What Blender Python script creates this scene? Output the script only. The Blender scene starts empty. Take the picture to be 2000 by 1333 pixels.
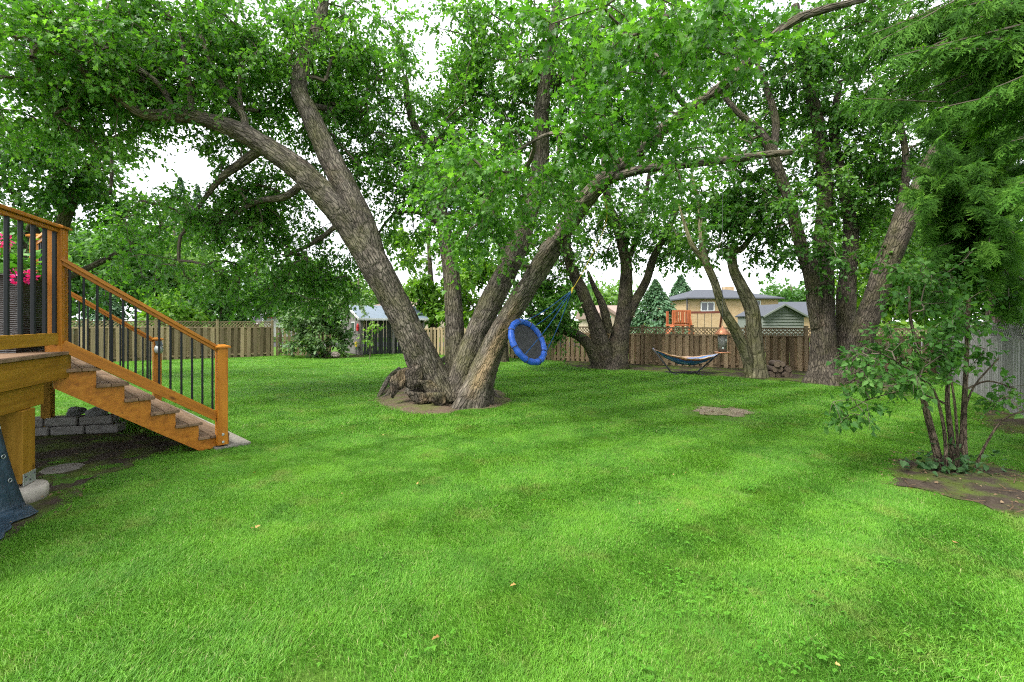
import bpy, bmesh, math, random
import numpy as np
from mathutils import Vector, Matrix

SC = bpy.context.scene
COL = SC.collection
RNG = np.random.default_rng(7)
random.seed(7)

# ------------------------------------------------------------------ camera
F, H, HV = 900.0, 1.7, 625.0          # focal length in photo pixels, eye height, horizon row
cam = bpy.data.cameras.new('camera')
cam.sensor_width = 36.0
cam.lens = 36.0 * F / 2000.0
cam.shift_y = -(666.5 - HV) / 2000.0
cam.clip_start, cam.clip_end = 0.05, 2000
camo = bpy.data.objects.new('camera', cam)
COL.objects.link(camo)
camo.location = (0, 0, H)
camo.rotation_euler = (math.radians(90), 0, 0)
SC.camera = camo

# ------------------------------------------------------------------ sky, sun, exposure
SUN_EL, SUN_AZ = math.radians(55), math.radians(236)     # azimuth clockwise from +Y
w = bpy.data.worlds.new('World'); SC.world = w; w.use_nodes = True
nt = w.node_tree; nt.nodes.clear()
N = nt.nodes.new; L = nt.links.new
sky = N('ShaderNodeTexSky'); sky.sky_type = 'NISHITA'; sky.sun_disc = False
sky.sun_elevation = SUN_EL; sky.sun_rotation = SUN_AZ
tc = N('ShaderNodeTexCoord')
nz = N('ShaderNodeTexNoise'); nz.inputs['Scale'].default_value = 3.2; nz.inputs['Detail'].default_value = 6
L(tc.outputs['Generated'], nz.inputs['Vector'])
rp = N('ShaderNodeValToRGB'); rp.color_ramp.elements[0].position = .28; rp.color_ramp.elements[1].position = .46
rp.color_ramp.elements[0].color = (.45, .45, .45, 1); rp.color_ramp.elements[1].color = (1, 1, 1, 1)
L(nz.outputs['Fac'], rp.inputs['Fac'])
mx = N('ShaderNodeMix'); mx.data_type = 'RGBA'
L(rp.outputs['Color'], mx.inputs['Factor']); L(sky.outputs['Color'], mx.inputs['A'])
mx.inputs['B'].default_value = (3.7, 3.8, 4.0, 1)       # white cloud cover
bg = N('ShaderNodeBackground'); bg.inputs['Strength'].default_value = 0.10
L(mx.outputs['Result'], bg.inputs['Color'])
wo = N('ShaderNodeOutputWorld'); L(bg.outputs[0], wo.inputs['Surface'])
sun = bpy.data.lights.new('sun', 'SUN'); sun.energy = 1.5; sun.angle = math.radians(30); sun.color = (1, .97, .92)
suno = bpy.data.objects.new('sun', sun); COL.objects.link(suno)
sd = Vector((math.sin(SUN_AZ) * math.cos(SUN_EL), math.cos(SUN_AZ) * math.cos(SUN_EL), math.sin(SUN_EL)))
suno.rotation_euler = sd.to_track_quat('Z', 'Y').to_euler()
suno.location = (-5, -5, 20)
vs = SC.view_settings
vs.view_transform = 'Standard'; vs.look = 'None'; vs.gamma = 1.0; vs.use_curve_mapping = False
vs.exposure = 2.52
SC.render.engine = 'CYCLES'
cy = SC.cycles
cy.use_denoising = False
cy.filter_width = 1.15
cy.max_bounces = 5; cy.diffuse_bounces = 3; cy.glossy_bounces = 1; cy.transmission_bounces = 4; cy.use_adaptive_sampling = True; cy.adaptive_threshold = .02; cy.caustics_reflective = False; cy.caustics_refractive = False; cy.transparent_max_bounces = 4
cy.sample_clamp_indirect = 6

# ------------------------------------------------------------------ helpers
def P(u, v, Y):
    """point seen at photo pixel (u, v) when it stands Y metres in front of the lens"""
    return np.array([(u - 1000.0) / F * Y, Y, H - (v - HV) / F * Y])
def G(u, v):
    Y = F * H / (v - HV)
    return np.array([(u - 1000.0) / F * Y, Y, 0.0])
def unit(a):
    a = np.asarray(a, float); return a / (np.linalg.norm(a) + 1e-12)

WM = {}
def put(o, parent=None, mw=None):
    mw = mw or Matrix.Identity(4)
    WM[o] = mw
    o.matrix_basis = mw
    if parent is not None:
        o.parent = parent; o.matrix_parent_inverse = WM[parent].inverted()
    return o
def tag(o, label=None, cat=None, group=None, kind=None):
    if label: o['label'] = label
    if cat: o['category'] = cat
    if group: o['group'] = group
    if kind: o['kind'] = kind
    return o
def empty(name, loc, label=None, cat=None, group=None):
    o = bpy.data.objects.new(name, None); COL.objects.link(o); o.empty_display_size = .1
    put(o, None, Matrix.Translation(Vector([float(c) for c in loc])))
    return tag(o, label, cat, group)
def link(name, me, mat, parent=None, mw=None):
    o = bpy.data.objects.new(name, me); COL.objects.link(o)
    if mat is not None and not me.materials: me.materials.append(mat)
    return put(o, parent, mw)
def mesh(name, V, faces, smooth=False):
    me = bpy.data.meshes.new(name)
    me.from_pydata([tuple(map(float, v)) for v in V], [], [tuple(map(int, f)) for f in faces]); me.update()
    if smooth: me.shade_smooth()
    return me
def mesh_np(name, V, loops, totals, smooth=False, fattr=None, vattr=None):
    me = bpy.data.meshes.new(name)
    V = np.asarray(V, np.float32); loops = np.asarray(loops, np.int32); totals = np.asarray(totals, np.int32)
    me.vertices.add(len(V)); me.vertices.foreach_set('co', V.ravel())
    me.loops.add(len(loops)); me.loops.foreach_set('vertex_index', loops)
    me.polygons.add(len(totals))
    st = np.zeros(len(totals), np.int32); st[1:] = np.cumsum(totals)[:-1]
    me.polygons.foreach_set('loop_start', st)
    me.polygons.foreach_set('use_smooth', np.full(len(totals), smooth, bool))
    me.update(calc_edges=True)
    for k, a in (fattr or {}).items():
        at = me.attributes.new(k, 'FLOAT', 'FACE'); at.data.foreach_set('value', np.asarray(a, np.float32))
    for k, a in (vattr or {}).items():
        a = np.asarray(a, np.float32)
        if a.ndim == 2:
            at = me.attributes.new(k, 'FLOAT_VECTOR', 'POINT'); at.data.foreach_set('vector', a.ravel())
        else:
            at = me.attributes.new(k, 'FLOAT', 'POINT'); at.data.foreach_set('value', a)
    return me

def vn(p, seed=0):
    """vectorised value noise in 0..1 for an (n,3) array"""
    p = np.asarray(p, float); i = np.floor(p).astype(np.int64); f = p - i; f = f * f * (3 - 2 * f)
    def h(a, b, c):
        x = (a * 374761393 + b * 668265263 + c * 2147483647 + seed * 974634777) & 0xffffffff
        x = ((x ^ (x >> 13)) * 1274126177) & 0xffffffff
        x = x ^ (x >> 16)
        return (x & 0xffff) / 65535.0
    r = 0
    for dx in (0, 1):
        for dy in (0, 1):
            for dz in (0, 1):
                wgt = (f[:, 0] if dx else 1 - f[:, 0]) * (f[:, 1] if dy else 1 - f[:, 1]) * (f[:, 2] if dz else 1 - f[:, 2])
                r = r + wgt * h(i[:, 0] + dx, i[:, 1] + dy, i[:, 2] + dz)
    return r

# ------------------------------------------------------------------ materials
def new_mat(name):
    m = bpy.data.materials.new(name); m.use_nodes = True
    t = m.node_tree; t.nodes.clear()
    out = t.nodes.new('ShaderNodeOutputMaterial')
    b = t.nodes.new('ShaderNodeBsdfPrincipled'); t.links.new(b.outputs[0], out.inputs['Surface'])
    return m, t, b, out
def ramp(t, fac, stops):
    r = t.nodes.new('ShaderNodeValToRGB'); e = r.color_ramp.elements
    while len(e) < len(stops): e.new(.5)
    for x, (p, c) in zip(e, stops): x.position = p; x.color = (*c, 1)
    t.links.new(fac, r.inputs['Fac']); return r.outputs['Color']
def noise(t, vec, scale, detail=4, rough=.6, sx=(1, 1, 1)):
    mp = t.nodes.new('ShaderNodeMapping'); mp.inputs['Scale'].default_value = sx
    t.links.new(vec, mp.inputs['Vector'])
    n = t.nodes.new('ShaderNodeTexNoise'); n.inputs['Scale'].default_value = scale; n.inputs['Detail'].default_value = detail
    n.inputs['Roughness'].default_value = rough
    t.links.new(mp.outputs[0], n.inputs['Vector']); return n.outputs['Fac']
def mixc(t, fac, a, b, mode='MIX'):
    m = t.nodes.new('ShaderNodeMix'); m.data_type = 'RGBA'; m.blend_type = mode
    for s, v in (('Factor', fac), ('A', a), ('B', b)):
        if isinstance(v, (int, float)): m.inputs[s].default_value = v
        elif isinstance(v, tuple): m.inputs[s].default_value = (*v, 1)
        else: t.links.new(v, m.inputs[s])
    return m.outputs['Result']
def math_(t, op, a, b=0.0):
    m = t.nodes.new('ShaderNodeMath'); m.operation = op
    for i, v in enumerate((a, b)):
        if isinstance(v, (int, float)): m.inputs[i].default_value = v
        else: t.links.new(v, m.inputs[i])
    return m.outputs[0]
def bump(t, b, h, strength, dist=.02):
    n = t.nodes.new('ShaderNodeBump'); n.inputs['Strength'].default_value = strength; n.inputs['Distance'].default_value = dist
    t.links.new(h, n.inputs['Height']); t.links.new(n.outputs[0], b.inputs['Normal'])
def coord(t, k='Object'): return t.nodes.new('ShaderNodeTexCoord').outputs[k]
def wpos(t): return t.nodes.new('ShaderNodeNewGeometry').outputs['Position']
def attr(t, name, out='Fac'):
    a = t.nodes.new('ShaderNodeAttribute'); a.attribute_name = name; return a.outputs[out]
def orand(t): return t.nodes.new('ShaderNodeObjectInfo').outputs['Random']

def plain(name, c, rough=.7, var=.18, scale=6, metal=0, spec=.3, bmp=.15):
    m, t, b, o = new_mat(name)
    n = noise(t, coord(t), scale, 6)
    lo = tuple(x * (1 - var) for x in c); hi = tuple(min(1, x * (1 + var)) for x in c)
    t.links.new(ramp(t, n, [(.3, lo), (.7, hi)]), b.inputs['Base Color'])
    b.inputs['Roughness'].default_value = rough; b.inputs['Metallic'].default_value = metal
    b.inputs['Specular IOR Level'].default_value = spec
    if bmp: bump(t, b, noise(t, coord(t), scale * 6, 4), bmp, .01)
    return m
def wood(name, dark, mid, light, rough=.75, rnd=.35, grain=9, spec=.2, grey=None, greyamt=.0):
    """boards whose length runs along their own x axis"""
    m, t, b, o = new_mat(name)
    v = coord(t)
    off = t.nodes.new('ShaderNodeVectorMath'); off.operation = 'ADD'
    cmb = t.nodes.new('ShaderNodeCombineXYZ'); r = orand(t)
    for i, k in enumerate((37.0, 11.0, 23.0)): t.links.new(math_(t, 'MULTIPLY', r, k), cmb.inputs[i])
    t.links.new(v, off.inputs[0]); t.links.new(cmb.outputs[0], off.inputs[1]); v2 = off.outputs[0]
    g = noise(t, v2, grain, 6, .65, (.12, 2.2, 2.2))
    c = ramp(t, g, [(.25, dark), (.5, mid), (.75, light)])
    blot = noise(t, v2, 2.3, 4)
    c = mixc(t, math_(t, 'MULTIPLY', blot, .55), c, dark)
    vk = t.nodes.new('ShaderNodeTexVoronoi'); vk.inputs['Scale'].default_value = 3.1; mk = t.nodes.new('ShaderNodeMapping'); mk.inputs['Scale'].default_value = (.7, 1.6, 1.6)
    t.links.new(v2, mk.inputs['Vector']); t.links.new(mk.outputs[0], vk.inputs['Vector'])
    c = mixc(t, ramp(t, vk.outputs['Distance'], [(.05, (.75, .75, .75)), (.11, (0, 0, 0))]), c, tuple(x * .35 for x in dark))
    c = mixc(t, ramp(t, noise(t, v2, 5, 6, .75, (.4, 1, 1)), [(.56, (0, 0, 0)), (.75, (.5, .5, .5))]), c, tuple(x * .55 for x in dark))
    if grey is not None:
        bl = noise(t, v2, 1.1, 5, .7, (.5, 1, 1))
        c = mixc(t, math_(t, 'MULTIPLY', bl, greyamt), c, grey)
    hs = t.nodes.new('ShaderNodeHueSaturation'); t.links.new(c, hs.inputs['Color'])
    t.links.new(math_(t, 'ADD', math_(t, 'MULTIPLY', r, rnd), 1 - rnd / 2), hs.inputs['Value'])
    t.links.new(hs.outputs[0], b.inputs['Base Color'])
    b.inputs['Roughness'].default_value = rough; b.inputs['Specular IOR Level'].default_value = spec
    bump(t, b, g, .35, .006)
    return m
def leafmat(name, dark, mid, light, trans=.4, rough=.45, spec=.35, ttint=1.25):
    m, t, b, o = new_mat(name)
    c = ramp(t, attr(t, 'tint'), [(0, dark), (.55, mid), (1, light)])
    n = noise(t, wpos(t), .55, 3)
    c = mixc(t, math_(t, 'MULTIPLY', n, .5), c, tuple(x * .8 for x in mid))
    t.links.new(c, b.inputs['Base Color']); b.inputs['Roughness'].default_value = rough; b.inputs['Specular IOR Level'].default_value = spec
    tr = t.nodes.new('ShaderNodeBsdfTranslucent')
    c2 = mixc(t, 1.0, c, (ttint, ttint * 1.1, .55), 'MULTIPLY'); t.links.new(c2, tr.inputs['Color'])
    ms = t.nodes.new('ShaderNodeMixShader'); ms.inputs[0].default_value = trans
    t.links.new(b.outputs[0], ms.inputs[1]); t.links.new(tr.outputs[0], ms.inputs[2]); t.links.new(ms.outputs[0], o.inputs['Surface'])
    return m
def barkmat(name, dark, mid, light, moss=(.13, .13, .045), mossamt=.5, scale=26):
    m, t, b, o = new_mat(name)
    v = attr(t, 'bark', 'Vector')
    n1 = noise(t, v, scale, 6, .62); n2 = noise(t, v, scale * 2.7, 5, .7); n3 = noise(t, wpos(t), 1.7, 4)
    vo = t.nodes.new('ShaderNodeTexVoronoi'); vo.feature = 'DISTANCE_TO_EDGE'; vo.inputs['Scale'].default_value = scale * .75
    wv = t.nodes.new('ShaderNodeVectorMath'); wv.operation = 'ADD'
    nn = t.nodes.new('ShaderNodeTexNoise'); nn.inputs['Scale'].default_value = scale * .6; t.links.new(v, nn.inputs['Vector'])
    sc_ = t.nodes.new('ShaderNodeVectorMath'); sc_.operation = 'SCALE'; sc_.inputs['Scale'].default_value = .06
    t.links.new(nn.outputs['Color'], sc_.inputs[0]); t.links.new(v, wv.inputs[0]); t.links.new(sc_.outputs[0], wv.inputs[1])
    t.links.new(wv.outputs[0], vo.inputs['Vector'])
    crack = ramp(t, vo.outputs['Distance'], [(.0, (0, 0, 0)), (.16, (1, 1, 1))])
    hgt = math_(t, 'ADD', math_(t, 'MULTIPLY', n1, .8), math_(t, 'MULTIPLY', crack, .5))
    c = ramp(t, n1, [(.28, dark), (.5, mid), (.72, light)])
    c = mixc(t, math_(t, 'SUBTRACT', .85, math_(t, 'MULTIPLY', crack, .85)), c, tuple(x * .5 for x in dark))
    c = mixc(t, math_(t, 'MULTIPLY', n2, .45), c, light)
    c = mixc(t, ramp(t, noise(t, wpos(t), 3.3, 4, .7), [(.38, (.6, .6, .6)), (.6, (0, 0, 0))]), c, tuple(x * .75 for x in dark))
    c = mixc(t, ramp(t, noise(t, wpos(t), 2.4, 3, .6), [(.6, (0, 0, 0)), (.72, (.2, .2, .2))]), c, (.2, .12, .08))
    mf = ramp(t, n3, [(.45, (0, 0, 0)), (.68, (mossamt,) * 3)])
    c = mixc(t, mf, c, moss)
    c = mixc(t, attr(t, 'bare'), c, ramp(t, n2, [(.3, (.2, .13, .065)), (.7, (.42, .31, .17))]))
    t.links.new(c, b.inputs['Base Color']); b.inputs['Roughness'].default_value = .9; b.inputs['Specular IOR Level'].default_value = .15
    bump(t, b, hgt, 1.0, .05)
    return m

M = {}
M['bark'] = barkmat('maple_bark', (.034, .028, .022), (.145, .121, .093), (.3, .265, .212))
M['bark_dark'] = barkmat('dark_maple_bark', (.026, .021, .017), (.1, .082, .062), (.2, .17, .133), mossamt=.4)  # darker bark tones, used on several other trees and the dead wood
M['bark_smooth'] = barkmat('smooth_green_bark', (.11, .10, .06), (.2, .18, .11), (.27, .25, .16), mossamt=.8, scale=12)
M['cedar_bark'] = barkmat('cedar_bark', (.05, .035, .03), (.12, .085, .07), (.2, .15, .125), mossamt=.1)
M['twig'] = plain('twig_bark', (.11, .09, .065), .85)
M['lilac_bark'] = barkmat('lilac_bark', (.045, .034, .024), (.125, .095, .066), (.22, .17, .12), mossamt=.35, scale=40)
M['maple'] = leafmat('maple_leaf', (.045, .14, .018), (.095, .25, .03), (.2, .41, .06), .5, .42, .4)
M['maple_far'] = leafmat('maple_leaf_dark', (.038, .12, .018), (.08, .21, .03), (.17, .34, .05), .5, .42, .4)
M['lilac'] = leafmat('lilac_leaf', (.035, .11, .022), (.072, .185, .036), (.145, .29, .07), .4, .5, .18)
M['cedar'] = leafmat('cedar_frond', (.018, .065, .007), (.065, .17, .02), (.165, .335, .045), .38, .65, .1)
M['bg_a'] = leafmat('broadleaf_pale', (.06, .15, .025), (.13, .26, .045), (.22, .37, .08), .45)
M['bg_b'] = leafmat('broadleaf_mid', (.04, .12, .025), (.085, .2, .04), (.15, .29, .06), .45)
M['bg_c'] = leafmat('conifer_blue', (.035, .1, .045), (.075, .16, .072), (.14, .23, .11), .2)
M['bg_y'] = leafmat('broadleaf_yellow', (.07, .17, .015), (.13, .27, .022), (.22, .37, .04), .45)
M['hosta'] = leafmat('hosta_leaf', (.06, .17, .02), (.12, .26, .03), (.24, .37, .06), .3)
M['shrubv'] = leafmat('dogwood_leaf', (.06, .14, .035), (.13, .23, .075), (.32, .4, .24), .3)
M['ivy'] = leafmat('ivy_leaf', (.022, .07, .02), (.045, .11, .034), (.085, .16, .06), .25, .5, .2)
M['weed'] = leafmat('clover_leaf', (.045, .16, .015), (.085, .245, .02), (.135, .32, .035), .3, .6, .15)
M['geranium'] = leafmat('geranium_leaf', (.04, .14, .015), (.08, .24, .025), (.15, .36, .04), .35)
M['bloom'] = leafmat('pink_petal', (.55, .01, .16), (.75, .02, .27), (.85, .12, .42), .3)

def lawnmat():
    m, t, b, o = new_mat('lawn_soil_and_thatch')
    p = wpos(t)
    c = ramp(t, noise(t, p, 40, 5, .7), [(.3, (.03, .075, .01)), (.7, (.075, .16, .02))])
    c = mixc(t, ramp(t, noise(t, p, .9, 4), [(.4, (0, 0, 0)), (.75, (.45, .45, .45))]), c, (.11, .16, .025))
    t.links.new(c, b.inputs['Base Color']); b.inputs['Roughness'].default_value = .95; b.inputs['Specular IOR Level'].default_value = .1
    bump(t, b, noise(t, p, 60, 4), .6, .02); return m
def grassmat():
    m, t, b, o = new_mat('grass_blade')
    p = wpos(t)
    c = ramp(t, attr(t, 'tint'), [(0, (.055, .18, .014)), (.5, (.115, .31, .024)), (.93, (.22, .46, .06)), (1, (.42, .42, .18))])
    big = noise(t, p, .7, 5, .65)
    c = mixc(t, ramp(t, big, [(.42, (0, 0, 0)), (.7, (.55, .55, .55))]), c, (.175, .385, .019))
    mid = noise(t, p, 2.1, 6, .7)
    c = mixc(t, ramp(t, mid, [(.45, (0, 0, 0)), (.68, (.6, .6, .6))]), c, (.05, .165, .016))
    dry = noise(t, p, 1.7, 5, .7, (1, 1, 1))
    c = mixc(t, ramp(t, dry, [(.55, (0, 0, 0)), (.72, (.55, .55, .55))]), c, (.26, .29, .07))
    t.links.new(c, b.inputs['Base Color']); b.inputs['Roughness'].default_value = .5; b.inputs['Specular IOR Level'].default_value = .25
    tr = t.nodes.new('ShaderNodeBsdfTranslucent'); t.links.new(c, tr.inputs['Color'])
    ms = t.nodes.new('ShaderNodeMixShader'); ms.inputs[0].default_value = .35
    t.links.new(b.outputs[0], ms.inputs[1]); t.links.new(tr.outputs[0], ms.inputs[2]); t.links.new(ms.outputs[0], o.inputs['Surface'])
    return m
def soilmat(name, a, b_, moss, amt):
    m, t, b, o = new_mat(name); p = wpos(t)
    c = ramp(t, noise(t, p, 14, 8, .75), [(.3, a), (.7, b_)])
    c = mixc(t, ramp(t, noise(t, p, 2.2, 5), [(.45, (0, 0, 0)), (.6, (amt,) * 3)]), c, moss)
    c = mixc(t, ramp(t, noise(t, p, 45, 3), [(.68, (0, 0, 0)), (.74, (.6, .6, .6))]), c, tuple(min(1, x * 2.0) for x in b_))
    t.links.new(c, b.inputs['Base Color']); b.inputs['Roughness'].default_value = .95; b.inputs['Specular IOR Level'].default_value = .1
    bump(t, b, noise(t, p, 35, 6, .7), .8, .03); return m
M['lawn'] = lawnmat(); M['grass'] = grassmat()
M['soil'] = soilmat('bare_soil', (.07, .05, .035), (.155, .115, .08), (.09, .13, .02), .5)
M['soil_dark'] = soilmat('dark_soil', (.03, .023, .017), (.075, .058, .042), (.075, .115, .015), .85)  # darker, mossier soil for the beds, fence strip and under the deck
M['soil_pale'] = soilmat('pale_dry_soil', (.15, .12, .085), (.28, .23, .17), (.09, .15, .02), .35)
M['stain'] = wood('stained_cedar', (.21, .068, .005), (.44, .16, .011), (.56, .24, .026), .5, .3, 8, .3)
M['stain_old'] = wood('stained_fascia', (.17, .08, .007), (.32, .165, .014), (.42, .235, .03), .6, .25, 8, .22)
M['tread'] = wood('weathered_decking', (.11, .07, .042), (.2, .13, .08), (.3, .21, .14), .8, .4, 10, .12)
M['black_metal'] = plain('black_painted_metal', (.01, .012, .014), .55, .1, 8, 0, .25, 0)
M['fence_tan'] = wood('tan_fence_board', (.16, .112, .052), (.29, .215, .11), (.41, .315, .18), .85, .85, 7, .15, (.2, .185, .13), .6)
M['fence_brown'] = wood('brown_fence_board', (.18, .115, .06), (.31, .21, .12), (.43, .31, .19), .85, .85, 7, .15, (.25, .21, .15), .6)
M['fence_grey'] = wood('grey_fence_board', (.13, .125, .12), (.22, .215, .205), (.33, .325, .315), .9, .4, 8, .12, (.19, .2, .18), .5)
M['concrete'] = plain('concrete', (.36, .33, .28), .9, .2, 9, 0, .2, .4)
M['pad'] = plain('worn_paving', (.2, .185, .155), .9, .25, 9, 0, .15, .4)
M['galv'] = plain('galvanised_steel', (.42, .45, .44), .45, .12, 14, .7, .5, .05)
M['block'] = plain('grey_concrete_block', (.19, .185, .17), .92, .22, 11, 0, .15, .5)
M['rock'] = plain('dark_rock', (.16, .165, .165), .85, .35, 9, 0, .3, .6)
M['white'] = plain('white_paint', (.55, .55, .54), .6, .06, 4, 0, .4, 0)
M['shed_grey'] = wood('weathered_shed_board', (.1, .095, .085), (.19, .18, .165), (.29, .275, .25), .9, .4, 8, .1)
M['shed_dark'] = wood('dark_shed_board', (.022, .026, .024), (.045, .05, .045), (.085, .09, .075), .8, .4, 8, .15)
M['metal_roof'] = plain('pale_blue_roof_sheet', (.12, .155, .19), .5, .1, 3, 0, .4, .05)
M['shingle_b'] = plain('slate_blue_shingle', (.07, .076, .088), .9, .25, 14, 0, .15, .3)
M['shingle_t'] = plain('tan_shingle', (.24, .18, .15), .9, .2, 12, 0, .15, .3)
M['cream'] = plain('cream_stucco', (.42, .35, .26), .85, .08, 3, 0, .2, .1)
M['siding'] = plain('sage_siding', (.16, .178, .155), .7, .08, 3, 0, .25, .05)
M['glass'] = plain('dark_window_glass', (.035, .045, .05), .08, .2, 1, 0, .8, 0)
M['redwood'] = wood('red_stained_wood', (.2, .05, .02), (.36, .105, .04), (.45, .16, .07), .75, .3, 7, .2)
M['beam_red'] = wood('dark_red_beam', (.1, .03, .02), (.17, .055, .04), (.23, .085, .06), .75, .2, 7, .2)
M['blue'] = plain('blue_vinyl', (.02, .095, .46), .45, .12, 10, 0, .45, .1)
M['blue_rope'] = plain('blue_rope', (.02, .07, .2), .8, .25, 60, 0, .2, .3)
M['yellow'] = plain('yellow_rope', (.42, .33, .03), .7, .15, 60, 0, .2, .3)
M['mat_black'] = plain('black_mesh_mat', (.035, .035, .037), .6, .4, 9, 0, .4, .3)
M['copper'] = plain('copper_roof', (.5, .21, .11), .4, .25, 9, .6, .5, .05)
M['seed'] = plain('birdseed_in_tube', (.12, .115, .1), .35, .6, 60, 0, .5, .3)
M['red'] = plain('red_paint', (.6, .03, .03), .5, .1, 8)
M['yellow_p'] = plain('yellow_plastic', (.75, .55, .03), .5, .1, 8)
M['pink_stone'] = plain('pale_pink_stone', (.6, .48, .42), .9, .2, 9)
M['logbark'] = plain('firewood_bark', (.085, .065, .05), .9, .4, 18, 0, .15, .6)
M['logend'] = plain('cut_log_end', (.17, .13, .095), .85, .25, 14, 0, .15, .3)
M['steel_dk'] = plain('dark_steel_tube', (.05, .052, .055), .4, .1, 8, .3, .5, 0)
M['pole'] = plain('pale_green_pole', (.4, .5, .47), .6, .08, 5)
M['asphalt'] = plain('asphalt', (.05, .05, .052), .9, .2, 30)
M['litter'] = leafmat('brown_litter', (.07, .045, .025), (.14, .095, .055), (.28, .2, .12), .1, .7, .1)
M['brown_leaf'] = leafmat('dry_leaf', (.2, .1, .03), (.33, .19, .06), (.5, .36, .12), .2)
def brickmat():
    m, t, b, o = new_mat('yellow_brick')
    mp = t.nodes.new('ShaderNodeMapping'); mp.inputs['Rotation'].default_value = (math.radians(90), 0, 0)
    t.links.new(coord(t), mp.inputs['Vector'])
    bt = t.nodes.new('ShaderNodeTexBrick'); bt.inputs['Scale'].default_value = 4
    bt.inputs['Color1'].default_value = (.36, .235, .11, 1); bt.inputs['Color2'].default_value = (.46, .32, .17, 1); bt.inputs['Mortar'].default_value = (.42, .36, .28, 1)
    bt.inputs['Mortar Size'].default_value = .02; bt.inputs['Row Height'].default_value = .3; bt.inputs['Brick Width'].default_value = .9
    t.links.new(mp.outputs[0], bt.inputs['Vector'])
    t.links.new(mixc(t, math_(t, 'MULTIPLY', noise(t, coord(t), 1.5, 4), .35), bt.outputs['Color'], (.3, .2, .1)), b.inputs['Base Color'])
    b.inputs['Roughness'].default_value = .9; bump(t, b, bt.outputs['Fac'], -.3, .02); return m
M['brick'] = brickmat()
def redbrick():
    return plain('red_brick_wall', (.36, .15, .09), .9, .2, 25)
M['redbrick'] = redbrick()
def wickermat():
    m, t, b, o = new_mat('dark_wicker')
    v = coord(t)
    wv = t.nodes.new('ShaderNodeTexWave'); wv.bands_direction = 'Z'; wv.inputs['Scale'].default_value = 16; wv.inputs['Distortion'].default_value = 3
    t.links.new(v, wv.inputs['Vector'])
    t.links.new(ramp(t, wv.outputs['Fac'], [(.1, (.008, .007, .0065)), (.9, (.028, .023, .021))]), b.inputs['Base Color'])
    b.inputs['Roughness'].default_value = .5; bump(t, b, wv.outputs['Fac'], .6, .01); return m
M['wicker'] = wickermat()
def hammockmat():
    m, t, b, o = new_mat('striped_cotton')
    s = attr(t, 'stripe')
    r = t.nodes.new('ShaderNodeValToRGB'); r.color_ramp.interpolation = 'CONSTANT'
    cols = [(0, (.5, .3, .14)), (.05, (.25, .06, .04)), (.1, (.04, .14, .42)), (.24, (.22, .36, .6)), (.31, (.05, .14, .38)), (.46, (.3, .34, .42)),
            (.7, (.13, .26, .5)), (.8, (.42, .36, .3)), (.86, (.1, .2, .42)), (.94, (.36, .24, .16))]
    e = r.color_ramp.elements
    while len(e) < len(cols): e.new(.5)
    for x, (p, c) in zip(e, cols): x.position = p; x.color = (*c, 1)
    t.links.new(s, r.inputs['Fac']); t.links.new(r.outputs[0], b.inputs['Base Color']); b.inputs['Roughness'].default_value = .9
    return m
M['hammock'] = hammockmat()
def tarpmat():
    m, t, b, o = new_mat('dark_blue_tarp')
    v = coord(t)
    t.links.new(ramp(t, noise(t, v, 3, 5), [(.35, (.012, .03, .045)), (.7, (.03, .065, .1))]), b.inputs['Base Color'])
    b.inputs['Roughness'].default_value = .4; bump(t, b, noise(t, v, 7, 5, .6), .8, .05); return m
M['tarp'] = tarpmat()

# ------------------------------------------------------------------ shape builders
_box = {}
def box_mesh(lx, ly, lz, bev=.004):
    k = (round(lx, 3), round(ly, 3), round(lz, 3), bev)
    if k in _box: return _box[k]
    bm = bmesh.new(); bmesh.ops.create_cube(bm, size=1)
    bmesh.ops.scale(bm, vec=(lx, ly, lz), verts=bm.verts)
    if bev: bmesh.ops.bevel(bm, geom=bm.edges[:], offset=min(bev, min(lx, ly, lz) * .3), segments=1, affect='EDGES')
    me = bpy.data.meshes.new('board'); bm.to_mesh(me); bm.free(); _box[k] = me; return me
_bm_cache = {}
def box(name, c, size, mat, parent=None, xdir=(1, 0, 0), zdir=(0, 0, 1), bev=.004):
    """box centred at c; size along xdir, (zdir x xdir), zdir"""
    key = (id(box_mesh(*size, bev)), mat.name)
    if key not in _bm_cache:
        me = box_mesh(*size, bev).copy(); me.materials.append(mat); _bm_cache[key] = me
    x = Vector(unit(xdir)); z = Vector(unit(zdir)); y = z.cross(x).normalized(); z = x.cross(y)
    mw = Matrix((x, y, z)).transposed().to_4x4(); mw.translation = Vector([float(q) for q in c])
    return link(name, _bm_cache[key], mat, parent, mw)
def bar(name, p0, p1, wd, ht, mat, parent=None, up=(0, 0, 1), bev=.004):
    p0 = np.asarray(p0, float); p1 = np.asarray(p1, float); d = p1 - p0
    return box(name, (p0 + p1) / 2, (round(float(np.linalg.norm(d)), 3), wd, ht), mat, parent, d, np.asarray(up, float) - unit(d) * np.dot(unit(d), up), bev)
def post(name, p, z0, z1, side, mat, parent, d=(1, 0), bev=.006):
    """upright post: length axis up so that the grain runs along it"""
    return box(name, (p[0], p[1], (z0 + z1) / 2), (round(z1 - z0, 3), side, side), mat, parent, (0, 0, 1), (d[0], d[1], 0), bev)

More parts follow.
